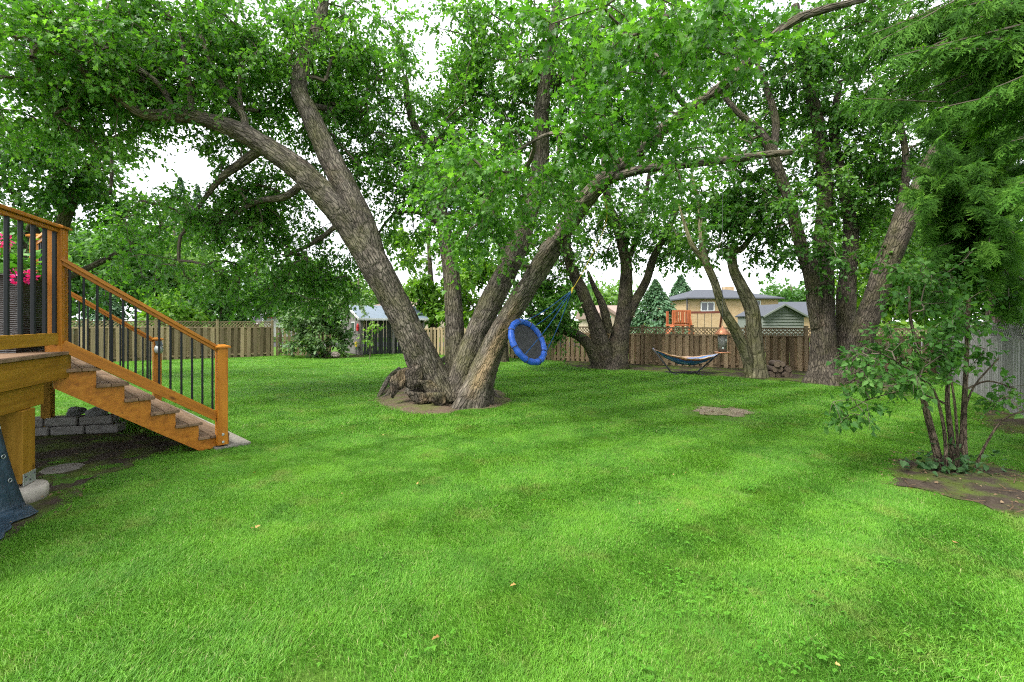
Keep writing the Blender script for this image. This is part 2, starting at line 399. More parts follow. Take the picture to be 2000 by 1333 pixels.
def spline(ctrl, step):
    c = np.asarray(ctrl, float); n = len(c)
    ext = np.vstack([2 * c[0] - c[1], c, 2 * c[-1] - c[-2]])
    out = []
    for i in range(n - 1):
        a, b_, d, e = ext[i], ext[i + 1], ext[i + 2], ext[i + 3]
        k = max(2, int(np.ceil(np.linalg.norm((d - b_)[:3]) / step)))
        t = np.linspace(0, 1, k, endpoint=False)[:, None]
        out.append(.5 * ((2 * b_) + (-a + d) * t + (2 * a - 5 * b_ + 4 * d - e) * t ** 2 + (-a + 3 * b_ - 3 * d + e) * t ** 3))
    out.append(c[-1:]); return np.vstack(out)
def frames(pts):
    n = len(pts); T = np.gradient(pts, axis=0); T /= np.linalg.norm(T, axis=1)[:, None] + 1e-9
    U = np.zeros_like(T); a = np.array([0, 1.0, 0]) if abs(T[0][1]) < .8 else np.array([1.0, 0, 0])
    U[0] = unit(a - T[0] * np.dot(a, T[0]))
    for i in range(1, n):
        u = U[i - 1] - T[i] * np.dot(U[i - 1], T[i]); U[i] = unit(u)
    return T, U, np.cross(T, U)
class Tubes:
    def __init__(s): s.V = []; s.Lp = []; s.T = []; s.B = []; s.bare = []; s.n = 0
    def add(s, pts, rad, sides=8, rough=0, ridge=0, flare=None, cap=True, seed=0, barefn=None):
        pts = np.asarray(pts, float); rad = np.asarray(rad, float); n = len(pts)
        T, U, W = frames(pts)
        a = np.linspace(0, 2 * np.pi, sides, endpoint=False)
        ca, sa = np.cos(a), np.sin(a)
        ln = np.concatenate([[0], np.cumsum(np.linalg.norm(np.diff(pts, axis=0), axis=1))])
        R = np.repeat(rad[:, None], sides, 1)
        bk = np.stack([np.broadcast_to(ca, (n, sides)) * rad[:, None], np.broadcast_to(sa, (n, sides)) * rad[:, None], np.repeat(ln[:, None] * .22, sides, 1)], -1) + seed * 3.17
        if rough:
            q = np.stack([np.broadcast_to(ca, (n, sides)) * 1.3, np.broadcast_to(sa, (n, sides)) * 1.3, np.repeat(ln[:, None] * 1.4, sides, 1)], -1).reshape(-1, 3) + seed * 7.7 + 50
            R = R * (1 + rough * (vn(q, 3).reshape(n, sides) - .5) * 2)
        if ridge:
            q = bk.reshape(-1, 3)
            r1 = vn(q * 28 + 200, 5); r2 = vn(q * 60 + 300, 6)
            rr = (1 - np.abs(2 * r1 - 1)) * .75 + r2 * .4
            R = R + ridge * (rr.reshape(n, sides) - .55) * np.minimum(1, rad / .12)[:, None]
        if flare is not None:
            zz = np.exp(-ln / flare[0])[:, None]
            lob = .5 + .5 * np.cos(a * flare[2] + seed * 1.3)[None, :] * .9 + .35 * np.cos(a * 3 + seed)[None, :]
            R = R * (1 + flare[1] * zz * lob)
        V = pts[:, None, :] + R[..., None] * (U[:, None, :] * ca[None, :, None] + W[:, None, :] * sa[None, :, None])
        V = V.reshape(-1, 3)
        i = np.arange(n - 1)[:, None] * sides; j = np.arange(sides)[None, :]; j2 = (j + 1) % sides
        Q = np.stack([i + j, i + j2, i + sides + j2, i + sides + j], -1).reshape(-1)
        s.V.append(V); s.Lp.append(Q + s.n); s.T.append(np.full((n - 1) * sides, 4)); s.B.append(bk.reshape(-1, 3))
        s.bare.append(np.zeros(len(V)) if barefn is None else barefn(V, np.tile(a, n), np.repeat(ln, sides)))
        if cap:
            s.Lp.append(np.arange(sides) + s.n + (n - 1) * sides); s.T.append(np.array([sides]))
        s.n += len(V); return s
    def build(s, name, mat, parent, smooth=True):
        me = mesh_np(name, np.vstack(s.V), np.concatenate(s.Lp), np.concatenate(s.T), smooth, None, {'bark': np.vstack(s.B), 'bare': np.concatenate(s.bare)})
        return link(name, me, mat, parent)
def rope(name, pts, r, mat, parent=None, sides=6, step=.1):
    p = spline(pts, step) if len(pts) > 2 else np.asarray(pts, float)
    return Tubes().add(p, np.full(len(p), r), sides).build(name, mat, parent)
def prism(name, outline, depthvec, mat, parent=None):
    n = len(outline); A = np.asarray(outline, float); B = A + np.asarray(depthvec, float)
    f = [tuple(range(n)), tuple(range(2 * n - 1, n - 1, -1))] + [(i, i + n, (i + 1) % n + n, (i + 1) % n) for i in range(n)]
    me = mesh(name, np.vstack([A, B]), f)
    bm = bmesh.new(); bm.from_mesh(me); bmesh.ops.recalc_face_normals(bm, faces=bm.faces); bm.to_mesh(me); bm.free()
    return link(name, me, mat, parent)
def lathe(name, prof, c, mat, parent=None, sides=24, smooth=True):
    V = []; Fc = []
    for r, z in prof:
        for k in range(sides):
            a = 2 * math.pi * k / sides; V.append((c[0] + r * math.cos(a), c[1] + r * math.sin(a), c[2] + z))
    for i in range(len(prof) - 1):
        for k in range(sides):
            k2 = (k + 1) % sides; Fc.append((i * sides + k, i * sides + k2, (i + 1) * sides + k2, (i + 1) * sides + k))
    Fc.append(tuple(range(sides))[::-1]); Fc.append(tuple(range((len(prof) - 1) * sides, len(prof) * sides)))
    return link(name, mesh(name, V, Fc, smooth), mat, parent)

# ------------------------------------------------------------------ leaves
def mirror(half): return half + [(-x, y) for x, y in reversed(half[1:-1])]
LEAF = {
    'maple': np.array(mirror([(0, 0), (.26, -.06), (.22, .14), (.56, .24), (.46, .36), (.24, .42), (.34, .72), (.15, .64), (0, 1)])),
    'lobed': np.array(mirror([(0, 0), (.42, .18), (.2, .38), (.3, .62), (0, 1)])),
    'simple': np.array(mirror([(0, 0), (.3, .4), (0, 1)])),
    'heart': np.array(mirror([(0, .02), (.24, -.08), (.42, .14), (.36, .45), (0, 1)])),
    'oval': np.array(mirror([(0, 0), (.2, .2), (.26, .5), (.15, .8), (0, 1)])),
}
def leaves(pos, axis, nrm, size, tint, shape='lobed', fold=.0):
    """arrays -> one block of leaf polygons (V, k per leaf, tint)"""
    base = LEAF[shape]; k = len(base); n = len(pos)
    y = axis / (np.linalg.norm(axis, axis=1)[:, None] + 1e-9)
    x = np.cross(y, nrm); x /= np.linalg.norm(x, axis=1)[:, None] + 1e-9
    z = np.cross(x, y)
    b = base[None]
    cur = -(b[..., 1] ** 2) * .18 + np.abs(b[..., 0]) * .25
    V = pos[:, None, :] + size[:, None, None] * (x[:, None, :] * b[..., 0:1] + y[:, None, :] * b[..., 1:2] + z[:, None, :] * cur[..., None])
    return V.reshape(-1, 3), k, n, tint
def leaf_object(name, blocks, mat, parent):
    V = np.vstack([b[0] for b in blocks]); tot = np.concatenate([np.full(b[2], b[1]) for b in blocks]); tint = np.concatenate([b[3] for b in blocks])
    me = mesh_np(name, V, np.arange(len(V)), tot, False, {'tint': tint})
    return link(name, me, mat, parent)
def randdir(n, rng):
    v = rng.normal(size=(n, 3)); return v / np.linalg.norm(v, axis=1)[:, None]

CLEAR = []
def sample_clusters(specs, rng, gaps=()):
    out = []
    for (u, v, Y, ru, rv, rY, n) in specs:
        c = P(u, v, Y); k = 0
        while k < n:
            d = rng.normal(size=3); d = d / np.linalg.norm(d) * rng.random() ** .45
            p = c + d * np.array([ru * Y / F, rY, rv * Y / F])
            k += 1
            if p[2] < .5 or p[1] < 2.2: continue
            uu = 1000 + p[0] / p[1] * F; vv = HV - (p[2] - H) / p[1] * F
            bad = False
            for (q, rr, pr) in CLEAR:
                t = q / q[:, 1:2] * p[1]
                if np.any((np.hypot(t[:, 0] - p[0], (q[:, 2] - H) / q[:, 1] * p[1] + H - p[2]) < rr) & (p[1] < q[:, 1] + .1)) and rng.random() < pr: bad = True
            for (gu, gv, gru, grv, pr) in gaps:
                if ((uu - gu) / gru) ** 2 + ((vv - gv) / grv) ** 2 < 1 and rng.random() < pr: bad = True; break
            if not bad: out.append(p)
    return np.array(out)
def grow(root, stems, clusters, rng, leafmat_, twigmat, lpt=11, twigs=7, tlen=.42, size=.12, near=7.6, droop=.35, shapes=('maple', 'lobed'), tip=.0075, tintbias=0.0, rmax=.06):
    """branches from the stems out to every leaf cluster, then twigs and leaves"""
    pos = [np.vstack([s for s in stems])]; par = [np.full(len(pos[0]), -1)]
    allp = pos[0].copy(); parent = np.full(len(allp), -1)
    d0 = np.array([np.min(np.linalg.norm(allp - c, axis=1)) for c in clusters])
    order = np.argsort(d0)
    paths = []; cap = 40000
    buf = np.zeros((cap, 3)); buf[:len(allp)] = allp; pa = np.full(cap, -1); m = len(allp); m0 = m
    outdir = np.zeros_like(clusters)
    for ci in order:
        c = clusters[ci]
        dv = buf[:m] - c
        dist = np.linalg.norm(dv, axis=1) + np.maximum(0, dv[:, 2]) * .25
        k = int(np.argmin(dist)); a = buf[k]; d = np.linalg.norm(c - a)
        ns = max(2, int(d / .22)); t = np.linspace(0, 1, ns + 1)[1:, None]
        mid = (a + c) / 2 + rng.normal(size=3) * d * .1 + np.array([0, 0, d * .1])
        seg = a * (1 - t) ** 2 + 2 * mid * t * (1 - t) + c * t ** 2 + rng.normal(size=(ns, 3)) * .012
        seg[-1] = c
        if m + ns >= cap: break
        buf[m:m + ns] = seg; pa[m] = k; pa[m + 1:m + ns] = np.arange(m, m + ns - 1)
        paths.append((k, m, m + ns)); outdir[ci] = unit(seg[-1] - (seg[-2] if ns > 1 else a)); m += ns
    cnt = np.zeros(m)
    for (k, s, e) in paths: cnt[e - 1] += 1
    for i in range(m - 1, m0 - 1, -1):
        if pa[i] >= 0: cnt[pa[i]] += cnt[i]
    tb = Tubes()
    for (k, s, e) in paths:
        pts = np.vstack([buf[k:k + 1], buf[s:e]]); r = tip * np.sqrt(np.concatenate([cnt[s:s + 1], cnt[s:e]])) * 1.05
        tb.add(pts, np.clip(r, tip * .8, rmax), 5 if r[0] > .015 else 4, cap=False)
    # twigs
    nC = len(clusters); nt_ = nC * twigs
    c = np.repeat(clusters, twigs, 0); od = np.repeat(outdir, twigs, 0)
    d = randdir(nt_, rng) * np.array([1, 1, .7]) + od * .5 + np.array([0, 0, -droop * .6]); d /= np.linalg.norm(d, axis=1)[:, None]
    ln = tlen * rng.uniform(.5, 1.25, nt_)
    e1 = c + d * ln[:, None] * .5; dr = np.array([0, 0, -1.0]) * (droop * ln * rng.uniform(.1, .6, nt_))[:, None]
    e2 = c + d * ln[:, None] + dr
    tv = []; tl = []; r = .0028
    off = np.array([[r, 0, 0], [-r * .5, r * .87, 0], [-r * .5, -r * .87, 0]])
    V = np.concatenate([c[:, None, :] + off, e1[:, None, :] + off, e2[:, None, :] + off * .5], 1).reshape(-1, 3)
    q = []
    for s_ in (0, 3):
        for j in range(3): q.append([s_ + j, s_ + (j + 1) % 3, s_ + 3 + (j + 1) % 3, s_ + 3 + j])
    q = np.array(q).reshape(-1); LQ = (np.arange(nt_)[:, None] * 9 + q[None]).reshape(-1)
    tb.V.append(V); tb.Lp.append(LQ + tb.n); tb.T.append(np.full(nt_ * 6, 4)); tb.B.append(V * 1.0); tb.bare.append(np.zeros(len(V))); tb.n += len(V)
    tag(tb.build('branches', twigmat, root, False), kind='stuff')
    # leaves along twigs
    n = nt_ * lpt; idx = np.repeat(np.arange(nt_), lpt)
    t = np.tile(np.linspace(.12, 1.0, lpt), nt_) + rng.normal(size=n) * .04; t = np.clip(t, .05, 1.03)[:, None]
    p = c[idx] * (1 - t) ** 2 + 2 * e1[idx] * t * (1 - t) + e2[idx] * t ** 2
    side = randdir(n, rng); ax = d[idx] * .6 + side * .9 + np.array([0, 0, -droop]); ax /= np.linalg.norm(ax, axis=1)[:, None]
    p = p + ax * .035
    nr = randdir(n, rng) * .75 + np.array([0, 0, 1.0])
    sz = size * rng.uniform(.45, 1.28, n)
    cl_t = np.repeat(rng.normal(size=nC) * .24, twigs)[idx]
    tint = np.clip(.45 + tintbias + rng.normal(size=n) * .2 + cl_t, 0, 1)
    nearm = p[:, 1] < near; blocks = []
    for msk, shp in ((nearm, shapes[0]), (~nearm, shapes[1])):
        if msk.any(): blocks.append(leaves(p[msk], ax[msk], nr[msk], sz[msk], tint[msk], shp))
    tag(leaf_object('crown', blocks, leafmat_, root), kind='stuff')

def stem(root, ctrl, name='stem', mat=None, sides=16, step=.1, rough=.12, ridge=.012, flare=None, seed=0, barefn=None, rs=.76):
    """ctrl: (u, v, Y, radius in photo pixels)"""
    c = np.array([[*P(u, v, Y), r * rs / F * Y] for (u, v, Y, r) in ctrl])
    if c[0, 2] < .4:                                   # carry the foot of a stem into the ground
        k = (c[0, 2] + .12) / max(.05, c[1, 2] - c[0, 2]); k = min(k, 1.2)
        c = np.vstack([[c[0, 0] - (c[1, 0] - c[0, 0]) * k * .5, c[0, 1], -.12, c[0, 3] * 1.05], c])
    s = spline(c, step)
    Tubes().add(s[:, :3], s[:, 3], sides, rough, ridge, flare, True, seed, barefn).build(name, mat or M['bark'], root)
    return s[:, :3][::max(1, int(.2 / step))]

# ================================================================== GROUND
lawn = link('lawn', mesh('lawn', [(-400, -60, 0), (400, -60, 0), (400, 700, 0), (-400, 700, 0)], [(0, 1, 2, 3)]), M['lawn'])
tag(lawn, kind='structure')
SOILS = []
def soil(name, outline, mat, z, mound=0.02, jit=.08, seed=0, label=None):
    o = spline([*outline, outline[0]], .12)[:-1]
    o = o[:, :2]; c = o.mean(0)
    q = np.column_stack([o * 2.3, np.zeros(len(o))]); o = o + (o - c) / (np.linalg.norm(o - c, axis=1)[:, None]) * ((vn(q, seed) - .5) * 2 * jit + (vn(q * 3.1, seed) - .5) * jit * 1.6 + (vn(q * 8.3, seed) - .5) * jit * 1.2)[:, None]
    n = len(o); rings = 9; V = []; Fc = []
    for k in range(rings):
        t = 1 - k / rings; ring = c + (o - c) * t
        zz = z + mound * (1 - t ** 2) + (vn(np.column_stack([ring * 5, np.full(n, 3)]), seed) - .5) * .022 * (0 if k == 0 else 1)
        V += [(*r, h) for r, h in zip(ring, zz)]
    V.append((*c, z + mound)); 
    for k in range(rings - 1):
        for i in range(n):
            i2 = (i + 1) % n; Fc.append((k * n + i, k * n + i2, (k + 1) * n + i2, (k + 1) * n + i))
    for i in range(n): Fc.append(((rings - 1) * n + i, (rings - 1) * n + (i + 1) % n, rings * n))
    ob = link(name, mesh(name, V, Fc, True), mat); tag(ob, kind='structure'); SOILS.append(c + (o - c) * (1 + .14 / np.linalg.norm(o - c, axis=1)[:, None])); return ob
def gp(*uv): return [G(u, v)[:2] for u, v in uv]
soil('soil_ring', gp((722, 782), (760, 756), (840, 746), (930, 748), (985, 768), (1000, 788), (925, 801), (850, 812), (765, 802)), M['soil'], .008, .12, .1, 1)
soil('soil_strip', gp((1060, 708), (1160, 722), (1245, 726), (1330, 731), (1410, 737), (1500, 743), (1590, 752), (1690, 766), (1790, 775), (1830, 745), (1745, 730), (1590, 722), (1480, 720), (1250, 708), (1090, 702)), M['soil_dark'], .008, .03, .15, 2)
soil('soil_bare_patch', gp((1345, 798), (1400, 795), (1455, 801), (1465, 808), (1415, 812), (1360, 808)), M['soil_pale'], .008, .03, .2, 3)
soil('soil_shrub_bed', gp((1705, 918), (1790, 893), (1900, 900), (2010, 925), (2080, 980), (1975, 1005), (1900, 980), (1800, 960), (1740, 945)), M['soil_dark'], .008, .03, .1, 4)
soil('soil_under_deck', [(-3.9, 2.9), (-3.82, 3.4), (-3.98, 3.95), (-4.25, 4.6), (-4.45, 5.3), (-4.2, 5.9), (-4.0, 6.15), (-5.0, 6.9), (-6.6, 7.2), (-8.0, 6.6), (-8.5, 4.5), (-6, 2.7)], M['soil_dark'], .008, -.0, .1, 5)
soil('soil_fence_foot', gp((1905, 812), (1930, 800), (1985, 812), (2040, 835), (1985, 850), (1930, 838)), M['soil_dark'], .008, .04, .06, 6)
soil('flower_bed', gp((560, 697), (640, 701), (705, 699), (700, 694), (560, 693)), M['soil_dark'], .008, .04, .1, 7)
box('concrete_pad', (-5.02, 7.3, .015), (.42, 3.55, .05), M['pad'], None, (.665, .747, 0)); tag(bpy.data.objects['concrete_pad'], kind='structure')
street = link('street', mesh('street', [(-120, 29, .01), (120, 29, .01), (120, 35, .01), (-120, 35, .01)], [(0, 1, 2, 3)]), M['asphalt']); tag(street, kind='structure')

# grass blades: patches of blades spread over the lawn
def inpoly(p, poly):
    x, y = p[:, 0], p[:, 1]; ins = np.zeros(len(p), bool); j = len(poly) - 1
    for i in range(len(poly)):
        xi, yi = poly[i]; xj, yj = poly[j]
        c = ((yi > y) != (yj > y)) & (x < (xj - xi) * (y - yi) / (yj - yi + 1e-12) + xi); ins ^= c; j = i
    return ins
def grass_patch(k, blades, radius, hgt, wid):
    rng = np.random.default_rng(100 + k)
    a = rng.random(blades) * 6.283; r = radius * np.sqrt(rng.random(blades)) * rng.uniform(.75, 1.1, blades)
    base = np.column_stack([r * np.cos(a), r * np.sin(a), np.full(blades, -.004)])
    h = hgt * rng.uniform(.45, 1.15, blades); th = rng.normal(0, 1.15, blades); ln = rng.uniform(.25, 1.15, blades) * h
    lean = np.column_stack([np.cos(th), np.sin(th), np.zeros(blades)]); ph = th + rng.normal(size=blades) * .5 + 1.57
    wv = np.column_stack([np.cos(ph), np.sin(ph), np.zeros(blades)]) * (wid * rng.uniform(.6, 1.2, blades))[:, None]
    m_ = base + lean * (ln * .35)[:, None]; m_[:, 2] += h * .62
    t_ = base + lean * ln[:, None]; t_[:, 2] += h * rng.uniform(.8, 1.0, blades)
    V = np.stack([base - wv, base + wv, m_ + wv * .8, m_ - wv * .8, t_], 1).reshape(-1, 3)
    i = np.arange(blades)[:, None] * 5
    Lq = np.concatenate([np.concatenate([i, i + 1, i + 2, i + 3], 1), np.concatenate([i + 3, i + 2, i + 4], 1)], 1).reshape(-1)
    tot = np.tile([4, 3], blades); tint = np.repeat(np.clip(rng.normal(.48, .22, blades), 0, .97), 2)
    tint[np.repeat(rng.random(blades) < .03, 2)] = 1.0
    me = mesh_np('grass_patch', V, Lq, tot, False, {'tint': tint}); me.materials.append(M['grass'])
    return bpy.data.objects.new('grass_patch', me)
def scatter(name, pts, rot, scl, var, sources, label):
    me = mesh_np(name, pts, [], [], False, None, {'rot': rot, 'scl': scl, 'var': var.astype(float)})
    ob = link(name, me, None)
    ng = bpy.data.node_groups.new(name, 'GeometryNodeTree')
    ng.interface.new_socket('Geometry', in_out='INPUT', socket_type='NodeSocketGeometry'); ng.interface.new_socket('Geometry', in_out='OUTPUT', socket_type='NodeSocketGeometry')
    n = ng.nodes.new; l = ng.links.new
    gi, go = n('NodeGroupInput'), n('NodeGroupOutput'); jn = n('GeometryNodeJoinGeometry')
    def na(nm):
        a = n('GeometryNodeInputNamedAttribute'); a.data_type = 'FLOAT'; a.inputs['Name'].default_value = nm; return a.outputs['Attribute']
    cx = n('ShaderNodeCombineXYZ'); l(na('rot'), cx.inputs['Z']); e2r = n('FunctionNodeEulerToRotation'); l(cx.outputs[0], e2r.inputs[0])
    cs = n('ShaderNodeCombineXYZ'); s = na('scl')
    for i in range(3): l(s, cs.inputs[i])
    vv = na('var')
    for k, so in enumerate(sources):
        oi = n('GeometryNodeObjectInfo'); oi.inputs['Object'].default_value = so; oi.inputs['As Instance'].default_value = False
        cmp_ = n('FunctionNodeCompare'); cmp_.data_type = 'FLOAT'; cmp_.operation = 'EQUAL'; l(vv, cmp_.inputs['A']); cmp_.inputs['B'].default_value = float(k); cmp_.inputs['Epsilon'].default_value = .2
        ip = n('GeometryNodeInstanceOnPoints'); l(gi.outputs[0], ip.inputs['Points']); l(oi.outputs['Geometry'], ip.inputs['Instance'])
        l(cmp_.outputs['Result'], ip.inputs['Selection']); l(e2r.outputs[0], ip.inputs['Rotation']); l(cs.outputs[0], ip.inputs['Scale'])
        l(ip.outputs[0], jn.inputs[0])
    l(jn.outputs[0], go.inputs[0])
    md = ob.modifiers.new('scatter', 'NODES'); md.node_group = ng
    me.materials.append(sources[0].data.materials[0])
    return tag(ob, label, None, None, 'stuff')
def grass_points():
    rng = np.random.default_rng(5); out = []
    for (y0, y1, sp, vbase, sc_) in ((1.2, 7.0, .17, 0, 1.0), (7.0, 13.0, .26, 3, 1.25), (13.0, 27.0, .42, 6, 1.7)):
        ys = np.arange(y0, y1, sp); pts = []
        for y in ys:
            hw = y * 1.16 + .6; xs = np.arange(-hw, hw, sp); pts.append(np.column_stack([xs, np.full(len(xs), y)]))
        p = np.vstack(pts) + rng.uniform(-.5, .5, (sum(map(len, pts)), 2)) * sp
        out.append(np.column_stack([p, np.full(len(p), vbase) + rng.integers(0, 3, len(p)), np.full(len(p), sc_) * (.62 + .75 * vn(np.column_stack([p * .9, np.zeros(len(p))]), 17)) * rng.uniform(.85, 1.15, len(p))]))
    A = np.vstack(out); keep = np.ones(len(A), bool)
    for o in SOILS:
        ins = inpoly(A, o); i_ = np.where(ins)[0]
        if len(i_):
            dm = np.min(np.linalg.norm(A[i_, None, :2] - o[None], axis=2), axis=1)
            pr = np.where(dm < .5, .98 * (1 - dm / .5), .05)
            keep[i_] &= rng.random(len(i_)) < pr; A[i_, 3] *= rng.uniform(.3, .7, len(i_))
    # nothing grows behind the fences or through the pad
    fl = np.array([(-25, 14), (-16.9, 17.9), (-11.0, 21.3), (-3.9, 22.7), (4.2, 17.6), (13.3, 14.5), (8.25, 7.1), (8.2, -5), (-25, -5)])
    keep &= inpoly(A, fl)
    pad = [(-5.02 + a * .665 - b * .747, 7.3 + a * .747 + b * .665) for a, b in ((-.2, -1.75), (.2, -1.75), (.2, 1.75), (-.2, 1.75))]
    keep &= ~inpoly(A, np.array(pad))
    keep &= ~((A[:, 0] < -4.2) & (A[:, 1] < 4.4))
    A = A[keep]
    # thin out on the worn ground to the right and at the soil edges
    n = vn(np.column_stack([A[:, :2] * 1.3, np.zeros(len(A))]), 9)
    keep = rng.random(len(A)) > np.clip((n - .62) * 1.6, 0, .75) * np.where(A[:, 0] > 1.5, 1, .45)
    return A[keep]
A = grass_points()
srcs = [grass_patch(k, 1150, .2, .036, .0016) for k in range(3)] + [grass_patch(3 + k, 900, .26, .036, .0024) for k in range(3)] + [grass_patch(6 + k, 800, .34, .034, .0034) for k in range(3)]
scatter('grass', np.column_stack([A[:, 0], A[:, 1], np.full(len(A), .002)]), np.radians(35) + np.pi * (np.floor((A[:, 0] * -.57 + A[:, 1] * .82 + .1 * np.sin(A[:, 0])) / .62) % 2) + RNG.normal(size=len(A)) * .85, A[:, 3], A[:, 2], srcs, 'bright green mown grass covering the yard')

# clover and weeds among the grass, mostly on the right
def weeds():
    rng = np.random.default_rng(11); P_ = []; cen = []
    for _ in range(75):
        y = rng.uniform(2.0, 9.5); x = rng.uniform(.15, 1.1) * y if rng.random() < .9 else rng.uniform(-.8, .3) * y
        if any(inpoly(np.array([[x, y]]), o)[0] for o in SOILS): continue
        cen.append((x, y))
    pos, ax, nr, sz, ti = [], [], [], [], []
    for (x, y) in cen:
        n = rng.integers(6, 30); sp = rng.uniform(.05, .22); tb = rng.normal() * .15
        for _ in range(n):
            c = np.array([x + rng.normal() * sp, y + rng.normal() * sp * .8, rng.uniform(.025, .06)]); a0 = rng.random() * 6.28; s = rng.uniform(.01, .021)
            for k in range(3):
                a = a0 + k * 2.09; pos.append(c); ax.append((math.cos(a), math.sin(a), rng.uniform(-.2, .25))); nr.append((rng.normal() * .2, rng.normal() * .2, 1)); sz.append(s); ti.append(np.clip(.5 + tb + rng.normal() * .15, 0, 1))
    return leaves(np.array(pos), np.array(ax), np.array(nr), np.array(sz), np.array(ti), 'heart')
tag(leaf_object('clover', [weeds()], M['weed'], None), 'low clover and weeds growing through the lawn', kind='stuff')
def litter():
    rng = np.random.default_rng(12); n = 46
    y = rng.uniform(2.2, 13, n); x = y * rng.uniform(-.7, 1.05, n)
    p = np.column_stack([x, y, np.where(rng.random(n) < .5, .05, .04)])
    a = rng.random(n) * 6.28; ax = np.column_stack([np.cos(a), np.sin(a), rng.normal(size=n) * .2]); nr = np.column_stack([rng.normal(size=(n, 2)) * .4, np.ones(n)])
    return leaves(p, ax, nr, rng.uniform(.02, .045, n), rng.random(n), 'lobed')
tag(leaf_object('fallen_leaves', [litter()], M['brown_leaf'], None), 'dry brown leaves fallen here and there on the lawn', kind='stuff')

def debris():
    rng = np.random.default_rng(14); pp = []
    for o in SOILS:
        lo, hi = o.min(0), o.max(0); n = int(min(700, 230 * (hi - lo).prod())); q = lo + rng.random((n, 2)) * (hi - lo); pp.append(q[inpoly(q, o)])
    p = np.vstack(pp); n = len(p); p = np.column_stack([p, np.full(n, .03) + rng.random(n) * .02]); a = rng.random(n) * 6.28
    ax = np.column_stack([np.cos(a), np.sin(a), rng.normal(size=n) * .15]); nr = np.column_stack([rng.normal(size=(n, 2)) * .5, np.ones(n)])
    k = rng.random(n) < .3
    return [leaves(p[~k], ax[~k], nr[~k], rng.uniform(.01, .034, (~k).sum()), rng.random((~k).sum()), 'lobed'), leaves(p[k], ax[k], nr[k], rng.uniform(.04, .16, k.sum()), rng.random(k.sum()) * .4, 'twig')]
LEAF['twig'] = np.array(mirror([(0, 0), (.03, .05), (.025, .9), (0, 1)]))
tag(leaf_object('ground_litter', debris(), M['litter'], None), 'dry twigs and leaf bits strewn over the bare soil', kind='stuff')

# ================================================================== DECK
Zd = 1.36
C = np.array([-4.84, 5.0]); d1 = unit((-.37, .93)); e1 = np.array([-d1[1], d1[0]])      # d1 along the front edge, e1 into the deck
S = np.array([.98, 1.10]); sdir = unit(S); SL = float(np.linalg.norm(S)); wdir = np.array([-sdir[1], sdir[0]]); WID = 3.5
def p3(p, z): return np.array([p[0], p[1], z])
deck = empty('wooden_deck', p3(C - d1 * .7, 0), 'raised cedar-stained wooden deck with black balusters at the left edge', 'deck')
for i in range(-19, 22):
    a = (i + .5) * .145
    st = 0 if a < 0 else a * .48
    p0 = C + d1 * a + e1 * (st - .045); p1 = C + d1 * a + e1 * 3.2
    bar('deck_board', p3(p0, Zd - .018), p3(p1, Zd - .018), .139, .036, M['tread'], deck)
f0 = C - d1 * 2.7; f1 = C + d1 * .06
bar('fascia', p3(f0, Zd - .165), p3(f1, Zd - .165), .04, .25, M['stain_old'], deck)
bar('fascia', p3(C + wdir * .05 + e1 * .03, Zd - .165), p3(C + wdir * WID, Zd - .165), .04, .25, M['stain_old'], deck)
bar('beam', p3(f0 + e1 * .07, Zd - .40), p3(C - d1 * .36 + e1 * .07, Zd - .40), .09, .215, M['stain_old'], deck)
for i in range(7):
    a = -2.5 + i * .4
    bar('joist', p3(C + d1 * a + e1 * .06, Zd - .17), p3(C + d1 * a + e1 * 3.0, Zd - .17), .04, .2, M['stain_old'], deck)
sp = C - d1 * .66 + e1 * .1
post('support_post', sp, .17, Zd - .51, .2, M['stain_old'], deck, d1)
ft = lathe('footing', [(.235, 0), (.235, .1), (.225, .13), (.0, .135)], (sp[0] + .03, sp[1] - .04, 0), M['concrete'], deck)
bk = box('post_bracket', (sp[0] - e1[0] * .102, sp[1] - e1[1] * .102, .2), (.2, .006, .11), M['galv'], deck, p3(d1, 0))
for k in (-.07, .0, .07):
    bb = sp - e1 * .107 + d1 * k
    box('bolt', (bb[0], bb[1], .2 + (.025 if k else -.02)), (.016, .01, .016), M['steel_dk'], bk, p3(d1, 0), (0, 0, 1), .003)
post('support_post', (-6.9, 6.85), 0, Zd - .3, .12, M['stain_old'], deck, d1)
post('support_post', (-6.2, 4.5), 0, Zd - .3, .15, M['stain_old'], deck, d1)
lathe('footing', [(.19, 0), (.19, .012), (.17, .02), (.0, .022)], (-5.12, 5.25, 0), M['pad'], deck, 8, False)
